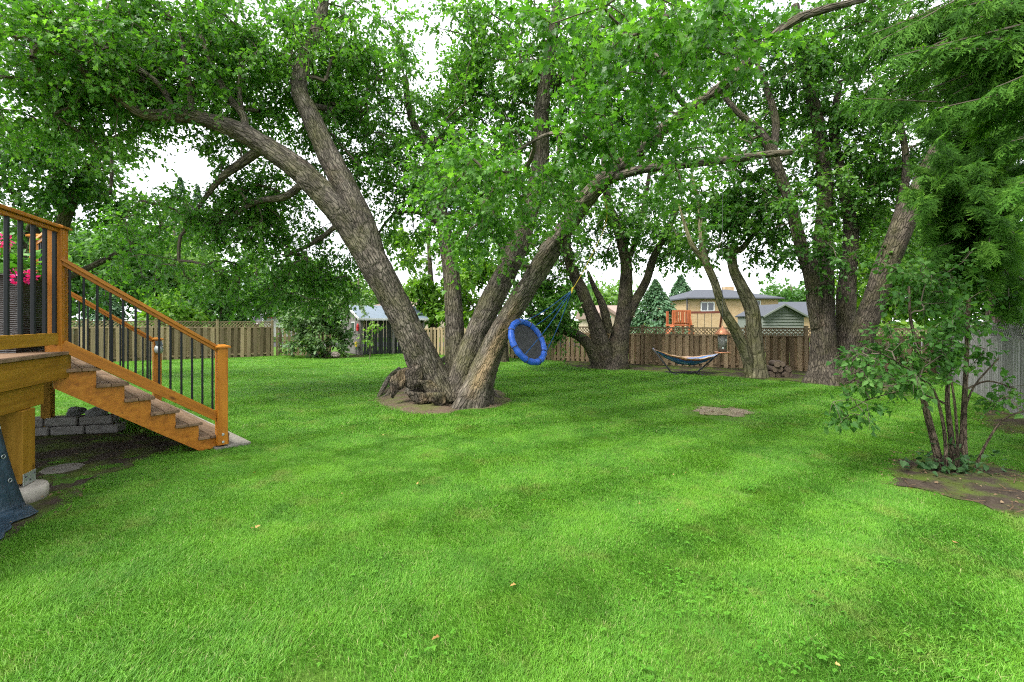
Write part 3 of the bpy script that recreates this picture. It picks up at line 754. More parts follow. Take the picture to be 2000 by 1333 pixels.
# corner post, rails and balusters
def capped(p, z0, z1, side, d, root, capw=.05):
    o = post('post', p, z0, z1, side, M['stain'], root, d)
    hw = side / 2 + capw / 2; V = []
    x = np.array([d[0], d[1]]); y = np.array([-d[1], d[0]])
    for s_, z in ((hw, z1), (hw, z1 + .022), (hw * .35, z1 + .045)):
        for a, b in ((-1, -1), (1, -1), (1, 1), (-1, 1)): q = p + x * a * s_ + y * b * s_; V.append((q[0], q[1], z))
    Fc = [(3, 2, 1, 0), (8, 9, 10, 11)] + [(r * 4 + i, r * 4 + (i + 1) % 4, r * 4 + 4 + (i + 1) % 4, r * 4 + 4 + i) for r in (0, 1) for i in range(4)]
    link('post_cap', mesh('post_cap', V, Fc), M['stain'], root); return o
capped(C + e1 * .07 - d1 * .02, Zd - .02, 2.68, .14, d1, deck)
ra = C + e1 * .045
def railrun(root, a, b, za, zb, lo0, lo1, ts, hw=.09, bt=.032, board=.125):
    """top rail a->b at heights za/zb, lower board at lo0/lo1, balusters at fractions ts"""
    bar('top_rail', p3(a, za - .018), p3(b, zb - .018), hw, .036, M['stain'], root)
    bar('under_rail', p3(a, za - .058), p3(b, zb - .058), hw * .5, .042, M['stain'], root)
    bar('lower_rail', p3(a, lo0 - board / 2), p3(b, lo1 - board / 2), .04, board, M['stain_old' if board > .1 and abs(za - zb) < .01 else 'stain'], root)
    nrm = np.array([-(b - a)[1], (b - a)[0]]); nrm = nrm / np.linalg.norm(nrm)
    for t in ts:
        q = a + (b - a) * t; zt = za + (zb - za) * t - .06; zl = lo0 + (lo1 - lo0) * t - .06
        q = q - nrm * (-.0)
        box('baluster', (q[0], q[1], (zt + zl) / 2), (round(bt, 3), round(bt, 3), round(zt - zl, 3)), M['black_metal'], root, p3(unit(b - a), 0), (0, 0, 1), .004)
railrun(deck, ra - d1 * .05, ra - d1 * 2.65, 2.71, 2.71, 1.56, 1.56, [(x - .05) / 2.6 for x in (.12, .3, .5, .7, .9, 1.1, 1.3, 1.5, 1.7, 1.9)])
p2 = np.array([-6.12, 5.95])
capped(p2, Zd - .02, 2.76, .12, d1, deck)
railrun(deck, C + e1 * .12 + d1 * .08, p2 - unit(p2 - C) * .06, 2.72, 2.74, 1.56, 1.56, [.12, .25, .38, .51, .64, .77, .9])

# ================================================================== STAIRS
stairs = empty('deck_stairs', p3(C + S * .6 + wdir * WID / 2, 0), 'six-step wooden stairs with sloping handrails going down from the deck', 'stairs')
NT = 6; run = SL / NT; rise = Zd / 7
def sp_(x, z, off=0.0): q = C + sdir * x + wdir * off; return np.array([q[0], q[1], z])
prof = [(-.02, Zd - .05)]
prof = [(-.1, Zd - .30), (0.0, Zd - .30), (0.0, Zd - rise - .037)]
for k in range(1, NT + 1):
    prof.append((k * run + (.1 if k == NT else 0), Zd - k * rise - .037))
    if k < NT: prof.append((k * run, Zd - (k + 1) * rise - .037))
prof += [(SL + .1, .012), (1.24, .012), (-.1, .97)]
for off in (0.0, WID / 2, WID):
    prism('stringer', [sp_(x, z, off) for x, z in prof], p3(wdir, 0) * .04, M['stain'], stairs)
for k in range(1, NT + 1):
    z = Zd - k * rise - .018
    for a0, a1 in (((k - 1) * run - .005, (k - .5) * run - .003), ((k - .5) * run + .003, k * run + .035 + (.06 if k == NT else 0))):
        m_ = (a0 + a1) / 2
        bar('tread_board', sp_(m_, z, -.045), sp_(m_, z, WID + .08), round(a1 - a0, 3), .036, M['tread'], stairs)
for off, lab in ((-.045, 'near'), (WID + .085, 'far')):
    nw = C + S + wdir * off
    post_z0 = .06
    pp = capped(nw, post_z0, 1.33, .12, sdir, stairs)
    for zz in (.1, .2):
        bx = nw - wdir * .064
        lathe_o = box('bolt', (bx[0], bx[1], zz), (.03, .012, .03), M['galv'], pp, p3(sdir, 0), (0, 0, 1), .008)
    a = C - sdir * (.04 if lab == 'near' else -.05) + wdir * off; b = nw - sdir * .05
    ts = [.045 + i * .0765 for i in range(13)]
    railrun(stairs, a, b, 2.37, 1.36, 1.49, .49, ts, .085, .022, .115)
capped(C + wdir * (WID + .085), Zd - .3, 2.5, .12, sdir, stairs)
# solar lamp on the far newel post
fn = C + S + wdir * (WID + .085)
sl = empty('solar_light', (*(fn - wdir * .12), 1.1), 'small silver solar lamp fixed to the far stair post', 'solar light')
q = fn - wdir * .062
bar('bracket', p3(q, 1.2), p3(q - wdir * .05, 1.2), .07, .12, M['steel_dk'], sl)
box('solar_panel', p3(q - wdir * .09, 1.27), (.1, .13, .02), M['glass'], sl, p3(sdir, 0), unit((-wdir[0] * .6, -wdir[1] * .6, .8)))
lathe('lamp_body', [(.03, 0), (.062, .03), (.068, .1), (.05, .15), (.02, .16)], p3(q - wdir * .08, 1.08), M['galv'], sl, 14)

# ================================================================== WICKER PLANTER
pc = np.array([-5.42, 4.86]); pl = empty('wicker_planter', p3(pc, Zd), 'dark woven planter of pink geraniums standing on the deck', 'planter')
hw0, hw1 = .27, .34
V = []; 
for z, h in ((0, hw0), (.76, hw1), (.78, hw1 + .02), (.8, hw1 + .02), (.8, hw1 - .03), (.7, hw1 - .04)):
    for a, b in ((-1, -1), (1, -1), (1, 1), (-1, 1)): r_ = pc + d1 * a * h + e1 * b * h; V.append((r_[0], r_[1], Zd + .004 + z))
Fc = [(3, 2, 1, 0), (20, 21, 22, 23)] + [(r * 4 + i, r * 4 + (i + 1) % 4, r * 4 + 4 + (i + 1) % 4, r * 4 + 4 + i) for r in range(5) for i in range(4)]
link('pot', mesh('pot', V, Fc), M['wicker'], pl)
rng = np.random.default_rng(21); n = 420
pp_ = np.column_stack([pc[0] + rng.normal(size=n) * .2, pc[1] + rng.normal(size=n) * .2, Zd + .8 + np.abs(rng.normal(size=n)) * .13])
tag(leaf_object('foliage', [leaves(pp_, randdir(n, rng), randdir(n, rng) * .6 + np.array([0, 0, 1]), rng.uniform(.06, .11, n), rng.random(n), 'heart')], M['geranium'], pl), kind='stuff')
for (u, v, Y) in ((40, 545, 4.6), (57, 541, 4.72), (8, 470, 4.75), (2, 486, 4.7), (30, 538, 4.75)):
    c = P(u, v, Y); k = 46
    dd = randdir(k, rng); tag(leaf_object('flower', [leaves(c + dd * .045, dd, randdir(k, rng), rng.uniform(.03, .045, k), rng.random(k), 'oval')], M['bloom'], pl))
    rope('flower_stalk', [c, (c[0], c[1] , Zd + .8)], .004, M['geranium'], pl)

# ================================================================== TARP, EDGING, ROCKS
def tarp():
    n, m_ = 34, 30; V = []; Fc = []
    a = np.array([-4.5, 4.12]); b = np.array([-4.0, 2.75]); od = np.array([.9, .3])
    for i in range(n):
        for j in range(m_):
            t = j / (m_ - 1); s_ = i / (n - 1); q = a + (b - a) * t
            fold = .035 * math.sin(t * 15 + s_ * 2.5) * (.3 + s_) + .018 * math.sin(t * 41 + s_ * 5)
            if s_ < .72: k = s_ / .72; z = 1.02 * (1 - k) + .03; out = od * (-.1 + .2 * k * k + fold)
            else: k = (s_ - .72) / .28; z = .03 + .03 * abs(math.sin(t * 11 + k * 4)) * (1 - k); out = od * (.1 + .3 * k + fold) + np.array([.0, -.22]) * k
            V.append((q[0] + out[0], q[1] + out[1], z))
    for i in range(n - 1):
        for j in range(m_ - 1): Fc.append((i * m_ + j, i * m_ + j + 1, (i + 1) * m_ + j + 1, (i + 1) * m_ + j))
    root = empty('tarp', (-4.1, 3.6, 0), 'crumpled dark blue tarp hanging under the deck at the left edge', 'tarp')
    o = link('sheet', mesh('sheet', V, Fc, True), M['tarp'], root); md = o.modifiers.new('thick', 'SOLIDIFY'); md.thickness = .004
    for i in (7, 13, 18):
        q = np.array(V[i * m_ + 1]) + np.array([.012, .0, 0])
        Tubes().add([q + np.array([.0, .016 * math.cos(x), .016 * math.sin(x)]) for x in np.linspace(0, 6.283, 12)], [.004] * 12, 5).build('grommet', M['galv'], root)
tarp()
edg = empty('stone_edging', (-6.6, 7.1, 0), 'low two-course edging of grey concrete blocks beyond the deck', 'edging')
for cno in range(2):
    for i in range(7):
        x = -6.15 - i * .42 - cno * .12; y = 6.98 - i * .1 + cno * .03
        box('block', (x, y, .065 + cno * .125), (.41, .22, .12), M['block'], edg, (1, .24 + .05 * math.sin(i * 3 + cno), 0), (0, 0, 1), .012)
def rock(name, c, r, mat, label, cat='rock', group=None, seed=0, sq=(1, 1, .7)):
    bm = bmesh.new(); bmesh.ops.create_icosphere(bm, subdivisions=3, radius=1)
    co = np.array([v.co for v in bm.verts]); k = .62 + .75 * vn(co * 1.5 + seed * 9, seed) + .12 * vn(co * 5 + seed, seed + 1)
    for v, s_ in zip(bm.verts, k): v.co = Vector((v.co.x * s_ * r * sq[0] + c[0], v.co.y * s_ * r * sq[1] + c[1], max(v.co.z * s_ * r * sq[2], -.3 * r) + c[2]))
    me = bpy.data.meshes.new(name); bm.to_mesh(me); bm.free(); o = link(name, me, mat); return tag(o, label, cat, group)
rock('rock', (-6.35, 7.05, .29), .13, M['rock'], 'jagged dark rock lying on the end of the block edging', 'rock', None, 1)
rock('rock', (-6.68, 7.05, .28), .11, M['rock'], 'smaller dark rock left of the jagged one on the edging', 'rock', None, 2)

# ================================================================== FENCES
def lattice(root, a, b, z0, z1, mat, pitch=.085, th=.012, sw=.03):
    """criss-cross slats of one bay, joined into one panel"""
    a = np.asarray(a, float); b = np.asarray(b, float); d = unit(b - a); Lg = np.linalg.norm(b - a); nrm = np.array([-d[1], d[0]])
    V = []; Fc = []; hh = z1 - z0
    for sgn, off in ((1, -th), (-1, th)):
        x = -hh
        while x < Lg:
            xa, xb = (x, x + hh); za, zb = (z0, z1) if sgn > 0 else (z1, z0)
            ta = max(0, (0 - xa) / hh); tb = min(1, (Lg - xa) / hh)
            if tb - ta > .05:
                q0 = np.array([xa + hh * ta, za + (zb - za) * ta]); q1 = np.array([xa + hh * tb, za + (zb - za) * tb])
                dd = unit(q1 - q0); pe = np.array([-dd[1], dd[0]]) * sw / 2; k = len(V)
                for o in (off - th / 2, off + th / 2):
                    for q in (q0 - pe, q1 - pe, q1 + pe, q0 + pe):
                        w_ = a + d * q[0] + nrm * o; V.append((w_[0], w_[1], q[1]))
                Fc += [(k, k + 1, k + 2, k + 3), (k + 7, k + 6, k + 5, k + 4), (k, k + 4, k + 5, k + 1), (k + 2, k + 6, k + 7, k + 3)]
            x += pitch * 1.414
    return tag(link('lattice_panel', mesh('lattice_panel', V, Fc), mat, root), kind='stuff')
def fence(name, label, pts, zt, mat, bay=1.9, latt=.25, bw=.13, pitch=.25, side=1, group=None, gapback=True, postw=.1):
    """pts: ground points of the line; zt(p): height of the fence top there"""
    root = empty(name, (*np.mean(pts, 0), 0), label, 'fence', group)
    rr = random.Random(len(label))
    for a, b in zip(pts[:-1], pts[1:]):
        a = np.asarray(a, float); b = np.asarray(b, float); Lg = np.linalg.norm(b - a); d = (b - a) / Lg; nrm = np.array([d[1], -d[0]]) * side
        nb = max(1, round(Lg / bay)); bl = Lg / nb
        for i in range(nb):
            q0 = a + d * bl * i; q1 = a + d * bl * (i + 1); z0, z1 = zt(q0), zt(q1); zm = (z0 + z1) / 2
            post('post', q0, 0, round(z0 + .05, 2), postw, mat, root, d)
            box('post_cap', (*q0, z0 + .062), (postw * 1.25, postw * 1.25, .025), mat, root, p3(d, 0))
            bt = zm - latt - .02
            bar('rail', p3(q0, z0 - latt - .03), p3(q1, z1 - latt - .03), .045, .06, mat, root)
            bar('rail', p3(q0, .16), p3(q1, .16), .045, .07, mat, root)
            if latt:
                bar('rail', p3(q0, z0 - .02), p3(q1, z1 - .02), .045, .05, mat, root)
                lattice(root, q0 + d * postw / 2, q1 - d * postw / 2, zm - latt, zm - .045, mat)
            n = max(1, round((bl - postw) / pitch))
            for k in range(n):
                x = postw / 2 + (k + .5) * (bl - postw) / n + rr.uniform(-.006, .006)
                top = z0 + (z1 - z0) * x / bl - latt - .06 + rr.uniform(-.015, .015) if latt else z0 + rr.uniform(-.05, .04)
                h = round(top * 20) / 20; q = q0 + d * x + nrm * .04
                o = box('board', (*q, .03 + h / 2), (h, .02, bw), mat, root, (0, 0, 1), p3(d, 0), .003)
                o.matrix_basis = o.matrix_basis @ Matrix.Rotation(rr.uniform(-.02, .02), 4, 'Y')
                if gapback and k == 0:
                    q = q0 + d * (x - pitch / 2) - nrm * .04; box('board', (*q, .03 + h / 2), (h, .02, bw), mat, root, (0, 0, 1), p3(d, 0), .003)
                if gapback:
                    q = q0 + d * (x + pitch / 2) - nrm * .04
                    if x + pitch / 2 < bl: box('board', (*q, .03 + h / 2), (h, .02, bw), mat, root, (0, 0, 1), p3(d, 0), .003)
        if b is pts[-1] or np.allclose(b, pts[-1]):
            post('post', b, 0, round(zt(b) + .05, 2), postw, mat, root, d)
    return root
fA = [np.array([-22.3, 14.7]), np.array([-16.55, 17.95]), np.array([-11.05, 21.25])]
fence('board_fence', 'pale tan board fence with lattice top left of the shed', fA, lambda p: 1.66 if p[0] < -14 else 1.62, M['fence_tan'], 1.95, .24, .14, .25, 1)
fence('board_fence', 'low plank fence without lattice between the tan fence and the shed', [np.array([-10.95, 21.5]), np.array([-8.8, 22.3])], lambda p: 1.3, M['fence_tan'], 2.1, 0, .13, .19, 1, None, False)
fence('board_fence', 'sunlit plank fence behind the big leaning tree beside the shed', [np.array([-5.3, 23.1]), np.array([-1.05, 20.6]), np.array([1.7, 19.2])], lambda p: 1.28, M['fence_tan'], 2.3, 0, .13, .21, 1)
fC = [np.array([1.8, 19.1]), np.array([4.9, 17.3]), np.array([9.6, 15.05]), np.array([13.35, 14.45])]
fence('board_fence', 'brown board fence with lattice top behind the hammock', fC, lambda p: 1.43, M['fence_brown'], 1.85, .25, .13, .22, 1)
fD = [np.array([13.3, 14.35]), np.array([10.1, 9.75]), np.array([8.2, 7.05]), np.array([7.3, 5.8])]
fence('board_fence', 'weathered grey board fence with lattice on the right side', fD, lambda p: 1.43 + (14.4 - p[1]) * .038, M['fence_grey'], 1.7, .26, .09, .15, 1, None, False)

# ================================================================== BUILDINGS
def quad_roof(name, corners, mat, parent, th=.08):
    A = np.asarray(corners, float); n = unit(np.cross(A[1] - A[0], A[2] - A[0])); n = n if n[2] > 0 else -n
    return prism(name, A, -n * th, mat, parent)
# --- garden shed left of the big tree
sx, sy = np.array([.8, .6]), np.array([-.6, .8]); s0 = np.array([-7.2, 21.9])
def sh(a, b, z): q = s0 + sx * a + sy * b; return np.array([q[0], q[1], z])
shed = empty('garden_shed', sh(1.5, 1.5, 0), 'weathered grey plank shed with pale blue roof and open dark front', 'shed')
LW, GW, ZE, ZR = 3.3, 3.0, 1.86, 2.42
for i in range(20):                                   # gable end: upright planks cut to the roof slope
    b0 = i * GW / 20; b1 = b0 + GW / 20 - .012; t = lambda b: ZE + (ZR - ZE) * (1 - abs(b - GW / 2) / (GW / 2)) - .02
    pr = prism('plank', [sh(0, b0, .03), sh(0, b1, .03), sh(0, b1, t(b1)), sh(0, b0, t(b0))], p3(sx, 0) * .02, M['shed_grey'], shed)
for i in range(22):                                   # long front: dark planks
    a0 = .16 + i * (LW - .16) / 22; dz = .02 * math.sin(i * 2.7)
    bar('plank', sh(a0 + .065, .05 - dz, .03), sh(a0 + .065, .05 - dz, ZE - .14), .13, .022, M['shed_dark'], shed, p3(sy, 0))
for a in (.05, 1.62, LW - .05): bar('corner_board', sh(a, -.01, .0), sh(a, -.01, ZE - .05), .1, .1, M['shed_grey'], shed, p3(sy, 0))
bar('header', sh(0, -.012, ZE - .09), sh(LW, -.012, ZE - .09), .05, .12, M['shed_dark'], shed)
bar('brace', sh(.16, -.03, ZE - .5), sh(.16, -.03, ZE - .16), .1, .03, M['fence_tan'], shed, p3(sy, 0))
quad_roof('roof', [sh(-.15, -.25, ZE - .09), sh(LW + .15, -.25, ZE - .09), sh(LW + .15, GW / 2, ZR + .02), sh(-.15, GW / 2, ZR + .02)], M['metal_roof'], shed, .04)
quad_roof('roof', [sh(-.15, GW + .25, ZE - .09), sh(LW + .15, GW + .25, ZE - .09), sh(LW + .15, GW / 2 + .002, ZR + .02), sh(-.15, GW / 2 + .002, ZR + .02)], M['metal_roof'], shed, .04)
bar('fascia_trim', sh(-.16, -.25, ZE - .14), sh(-.16, GW / 2, ZR - .04), .025, .12, M['white'], shed)
bar('fascia_trim', sh(-.16, GW + .25, ZE - .14), sh(-.16, GW / 2, ZR - .04), .025, .12, M['white'], shed)
bar('eave_trim', sh(-.15, -.265, ZE - .14), sh(LW + .15, -.265, ZE - .14), .025, .1, M['white'], shed)
wf = box('window', sh(-.02, 1.0, 1.35), (.5, .03, .5), M['white'], shed, p3(sy, 0)); box('pane', sh(-.038, 1.0, 1.35), (.42, .02, .42), M['glass'], wf, p3(sy, 0))
# tools hung on the shed
rd = rope('red_hanger', [sh(-.06, .22, 1.5), sh(-.06, .32, 1.35), sh(-.06, .3, 1.2), sh(-.06, .17, 1.18), sh(-.06, .15, 1.35), sh(-.06, .22, 1.5)], .035, M['red']); tag(rd, 'red twisted hose hook hanging on the shed end wall', 'hook')
sv = empty('snow_shovel', sh(-.12, .25, 0), 'yellow-bladed shovel leaning on the shed end wall', 'shovel')
bar('handle', sh(-.12, .26, .0), sh(-.1, .27, .62), .03, .03, M['steel_dk'], sv)
V = [sh(-.14, .08, .42), sh(-.14, .44, .42), sh(-.13, .44, .62), sh(-.13, .36, .6), sh(-.13, .32, .66), sh(-.13, .2, .66), sh(-.13, .16, .6), sh(-.13, .08, .62)]
prism('blade', V, p3(sx, 0) * .015, M['yellow_p'], sv)

def house(name, label, u0, u1, Y, v_eave, v_ridge, wall, roof, depth=8, hip=True, over=.35, cat='house'):
    xa, xb = (u0 - 1000) / F * Y, (u1 - 1000) / F * Y; ze = H - (v_eave - HV) / F * Y; yr = Y + depth / 2; zr = H - (v_ridge - HV) / F * yr
    root = empty(name, ((xa + xb) / 2, Y + depth / 2, 0), label, cat)
    box('wall', ((xa + xb) / 2, Y + depth / 2, ze / 2), (xb - xa, depth, ze), wall, root, bev=.01)
    o = over; i = min(depth / 2, (xb - xa) * .35) if hip else -0.0
    A, B, C_, D = (xa - o, Y - o, ze), (xb + o, Y - o, ze), (xb + o, Y + depth + o, ze), (xa - o, Y + depth + o, ze)
    R0, R1 = (xa - o + i, yr, zr), (xb + o - i, yr, zr)
    V = [A, B, C_, D, R0, R1] + [(q[0], q[1], q[2] - .12) for q in (A, B, C_, D)]
    link('roof', mesh('roof', V, [(0, 1, 5, 4), (1, 2, 5), (2, 3, 4, 5), (3, 0, 4), (6, 7, 1, 0), (7, 8, 2, 1), (8, 9, 3, 2), (9, 6, 0, 3), (9, 8, 7, 6)]), roof, root)
    bar('gutter', (xa - o, Y - o - .05, ze - .06), (xb + o, Y - o - .05, ze - .06), .09, .11, M['steel_dk'] if wall is M['brick'] else M['white'], root)
    return root
def window(root, u0, u1, v0, v1, Y, split=True):
    a, b = P(u0, v1, Y), P(u1, v0, Y); c = (a + b) / 2; wd, ht = b[0] - a[0], b[2] - a[2]
    fr = empty('window', c); fr.parent = root; fr.matrix_parent_inverse = WM[root].inverted()
    box('pane', (c[0], Y - .03, c[2]), (round(wd, 2), .04, round(ht, 2)), M['glass'], fr)
    for x0, z0, x1, z1 in ((a[0], a[2], a[0], b[2]), (b[0], a[2], b[0], b[2]), (a[0], a[2], b[0], a[2]), (a[0], b[2], b[0], b[2])) + (((c[0], a[2], c[0], b[2]),) if split else ()):
        bar('frame', (x0, Y - .05, z0), (x1, Y - .05, z1), .09, .09, M['white'], fr, (0, 1, 0))
hb = house('brick_house', 'yellow brick house with slate blue hip roof beyond the hammock', 1345, 1520, 40, 582, 566, M['brick'], M['shingle_b'], 9)
window(hb, 1369, 1394, 591, 608, 40); window(hb, 1457, 1484, 588, 610, 40)
h2 = house('brick_house', 'distant yellow brick house with wide blue-grey roof behind the green shed', 1520, 1700, 46, 616, 590, M['brick'], M['shingle_b'], 9)
bar('downpipe', P(1342, 583, 39.9), P(1342, 583, 39.9) * [1, 1, 0], .1, .1, M['steel_dk'], hb, (0, 1, 0))
box('chimney', (21.3, 45.5, 4.4), (.9, .7, 1.1), M['brick'], hb)
window(h2, 1600, 1620, 624, 640, 46)
h3 = house('stucco_house', 'cream house with tan gabled roof seen between the forked tree stems', 1150, 1225, 50, 622, 597, M['cream'], M['shingle_t'], 8, False)
g = lambda u, v, Y: P(u, v, Y)
prism('gable', [g(1160, 640, 49.3), g(1216, 640, 49.3), g(1216, 622, 49.3), g(1186, 603, 49.3), g(1160, 622, 49.3)], (0, .4, 0), M['cream'], h3)
bar('gable_trim', g(1158, 624, 49.1), g(1186, 603, 49.1), .12, .3, M['shingle_t'], h3, (0, 0, 1)); bar('gable_trim', g(1218, 624, 49.1), g(1186, 603, 49.1), .12, .3, M['shingle_t'], h3, (0, 0, 1))
h4 = house('brick_house', 'small red brick house with pale roof right of the forked tree', 1225, 1258, 48, 626, 612, M['redbrick'], M['shingle_t'], 7); window(h4, 1229, 1236, 628, 640, 48, False)
h5 = house('bungalow', 'pinkish roofed bungalow behind the garden shed', 700, 890, 44, 608, 582, M['cream'], M['shingle_t'], 9)
h6 = house('white_house', 'white house with red shutters beyond the tan fence', 515, 560, 46, 612, 596, M['white'], M['shingle_t'], 8)
for u in (524, 531): bar('shutter', g(u, 622, 45.9), g(u, 612, 45.9), .3, .06, M['red'], h6, (1, 0, 0))
# --- green siding shed behind the brown fence
gs = empty('siding_shed', (14.1, 25, 0), 'sage green lap-sided shed with gable end beyond the brown fence', 'shed')
a, b, ap = P(1489, 617, 24), P(1570, 617, 24), P(1528, 595, 24)
zb, nb = .2, 15
hl = (ap[2] - zb) / nb
for i in range(nb):
    z0 = zb + i * hl; z1 = z0 + hl
    def xr(z):
        if z <= a[2]: return a[0], b[0]
        t = min(1, (z - a[2]) / (ap[2] - a[2])); return a[0] + (ap[0] - a[0]) * t, b[0] + (ap[0] - b[0]) * t
    l0, r0 = xr(z0); l1, r1 = xr(z1)
    if r0 - l0 < .05: continue
    V = [(l0, 23.96, z0), (r0, 23.96, z0), (r1, 24, z1), (l1, 24, z1), (l0, 24.05, z0), (r0, 24.05, z0), (r1, 24.05, z1), (l1, 24.05, z1)]
    link('lap_board', mesh('lap_board', V, [(0, 1, 2, 3), (7, 6, 5, 4), (0, 4, 5, 1), (1, 5, 6, 2), (2, 6, 7, 3), (3, 7, 4, 0)]), M['siding'], gs)
box('wall', ((a[0] + b[0]) / 2, 25.4, a[2] / 2), (b[0] - a[0] - .06, 2.6, a[2]), M['siding'], gs)
for q in (a, b):
    ov = (q - ap) * .08; e = q + ov
    quad_roof('roof', [(e[0], 23.75, e[2] + .03), (ap[0], 23.75, ap[2] + .03), (ap[0], 26.8, ap[2] + .03), (e[0], 26.8, e[2] + .03)], M['shingle_b'], gs, .07)
    bar('trim', (e[0], 23.74, e[2] - .02), (ap[0], 23.74, ap[2] - .02), .03, .09, M['siding'], gs)
# --- playset
ps = empty('wooden_playset', P(1330, 640, 26) * [1, 1, 0], 'orange-red wooden playset tower with swing beam beyond the brown fence', 'playset')
Yp = 26
for u in (1315, 1347):
    for yy in (Yp, Yp + 1.0): post('post', P(u, 640, yy)[:2] if yy == Yp else (P(u, 640, Yp)[0], yy), 0, H + 17 / F * Yp, .12, M['redwood'], ps)
for i in range(7):
    u = 1318.5 + i * 4.2; bar('slat', P(u, 632, Yp - .08), P(u, 607, Yp - .08), .085, .025, M['redwood'], ps, (0, 1, 0))
for v in (608, 632): bar('rail', P(1313, v, Yp), P(1349, v, Yp), .05, .1, M['redwood'], ps)
box('floor', (P(1331, 636, Yp)[0], Yp + .5, H - 11 / F * Yp), (1.1, 1.1, .08), M['redwood'], ps)
bar('swing_beam', P(1340, 611, Yp + .5), P(1412, 610, Yp + .5), .1, .13, M['beam_red'], ps)
bar('leg', P(1410, 611, Yp + .5), P(1418, 611, Yp + .5) * [1, 1, 0] + [0, 1.1, 0], .1, .1, M['beam_red'], ps)
bar('ladder_rail', P(1347, 616, Yp), P(1352, 616, Yp) * [1, 1, 0] + [.1, -.4, 0], .06, .1, M['redwood'], ps, (0, 1, 0))
bar('slide', P(1314, 636, Yp), P(1285, 640, Yp) * [1, 1, 0], .5, .05, M['redwood'], ps)
for u in (1362, 1376, 1390): rope('chain', [P(u, 612, Yp + .5), P(u, 612, Yp + .5) * [1, 1, 0] + [0, 0, .5]], .012, M['steel_dk'], ps)
# --- poles and road sign
def pole(name, label, cat, u, v0, Y, r, mat): 
    q = P(u, v0, Y); o = empty(name, (q[0], q[1], 0), label, cat); rope('shaft', [(q[0], q[1], 0), q], r, mat, o, 10); return o, q
pr_, q = pole('street_lamp', 'pale green street lamp pole rising above the tan fence', 'street lamp', 474, 548, 36, .11, M['pole'])
rope('arm', [q, q + [-.5, 0, .35], q + [-1.6, 0, .45]], .05, M['pole'], pr_); box('lamp_head', q + [-1.9, 0, .43], (.7, .25, .12), M['pole'], pr_)
pole('utility_pole', 'slim white pole in front of the pale conifer', 'pole', 1242, 600, 38, .09, M['white'])
pole('utility_pole', 'white pole seen beyond the right-hand leaning trunk', 'pole', 1682, 566, 30, .12, M['white'])
st, q = pole('stop_sign', 'red stop sign with green street-name blade, far between the stems', 'road sign', 1186, 622, 42, .04, M['galv'])
oc = [(q[0] + .38 * math.cos(math.pi / 8 + k * math.pi / 4), q[1] - .06, q[2] - .35 + .38 * math.sin(math.pi / 8 + k * math.pi / 4)) for k in range(8)]
prism('sign_plate', oc, (0, .03, 0), M['red'], st)
oc2 = [(q[0] + x, q[1] - .065, q[2] - .35 + z) for x, z in ((-.24, -.07), (.24, -.07), (.24, .07), (-.24, .07))]
tx = bpy.data.curves.new('stop_text', 'FONT'); tx.body = 'STOP'; tx.size = .26; tx.align_x = 'CENTER'; tx.align_y = 'CENTER'; tx.extrude = .004; tx.materials.append(M['white'])
tmp = bpy.data.objects.new('lettering', tx); tme = bpy.data.meshes.new_from_object(tmp); bpy.data.objects.remove(tmp)
to = bpy.data.objects.new('lettering', tme); COL.objects.link(to); put(to, st, Matrix.Translation((q[0], q[1] - .075, q[2] - .35)) @ Matrix.Rotation(math.radians(90), 4, 'X'))
M['green_sign'] = plain('green_sign', (.02, .25, .12), .5, .05)
box('name_blade', (q[0], q[1], q[2] + .12), (.7, .03, .17), M['green_sign'], st)
dsh = lathe('satellite_dish', [(.0, 0), (.2, .03), (.3, .1), (.32, .12), (.29, .1), (.18, .05), (.0, .03)], (0, 0, 0), M['steel_dk'], None, 20)
put(dsh, None, Matrix.Translation(Vector(P(505, 626, 30))) @ Matrix.Rotation(math.radians(75), 4, 'X')); tag(dsh, 'dark round dish just above the tan fence', 'dish')
rope('dish_mast', [P(505, 626, 30.1), P(505, 626, 30.1) * [1, 1, 0]], .03, M['steel_dk'], dsh)

# ================================================================== TREES
# --- the big leaning multi-stem maple
T1 = empty('maple_tree', (-1.5, 9.5, 0), 'huge leaning multi-stemmed maple in the middle of the lawn', 'tree')
rng = np.random.default_rng(31)
def bareD(V, a, ln):
    # stripe of exposed pale wood up the face of the front stem
    lat = V[:, 0] - (-.9 + (V[:, 2]) * .5); s = np.exp(-(lat / .1) ** 2) * (V[:, 1] < 9.6) * np.clip((ln - .25) * 4, 0, 1) * np.clip((2.6 - ln) * 1.2, 0, 1)
    return np.clip(s * 1.3 * (.2 + 1.0 * vn(V * 6, 4)), 0, .7)
st1 = []
st1.append(stem(T1, [(856, 775, 9.45, 56), (838, 725, 9.4, 46), (802, 650, 9.3, 40), (764, 575, 9.2, 38), (722, 500, 9.15, 40), (676, 432, 9.1, 39), (636, 385, 9.0, 36), (588, 335, 8.9, 32), (535, 296, 8.8, 28), (478, 262, 8.7, 25), (415, 238, 8.6, 21), (350, 226, 8.5, 17), (285, 224, 8.4, 14), (235, 195, 8.2, 9), (180, 150, 8.0, 6)], 'trunk', M['bark'], 44, .045, .15, .042, (.28, .45, 5), 1, None, .68))
st1.append(stem(T1, [(742, 545, 9.2, 28), (712, 450, 9.15, 32), (676, 370, 9.2, 30), (640, 300, 9.3, 27), (608, 230, 9.4, 24), (584, 175, 9.5, 20), (592, 125, 9.6, 17), (615, 70, 9.7, 15), (630, 20, 9.8, 12), (640, -60, 9.9, 8)], 'stem', M['bark'], 32, .06, .08, .024, None, 2))
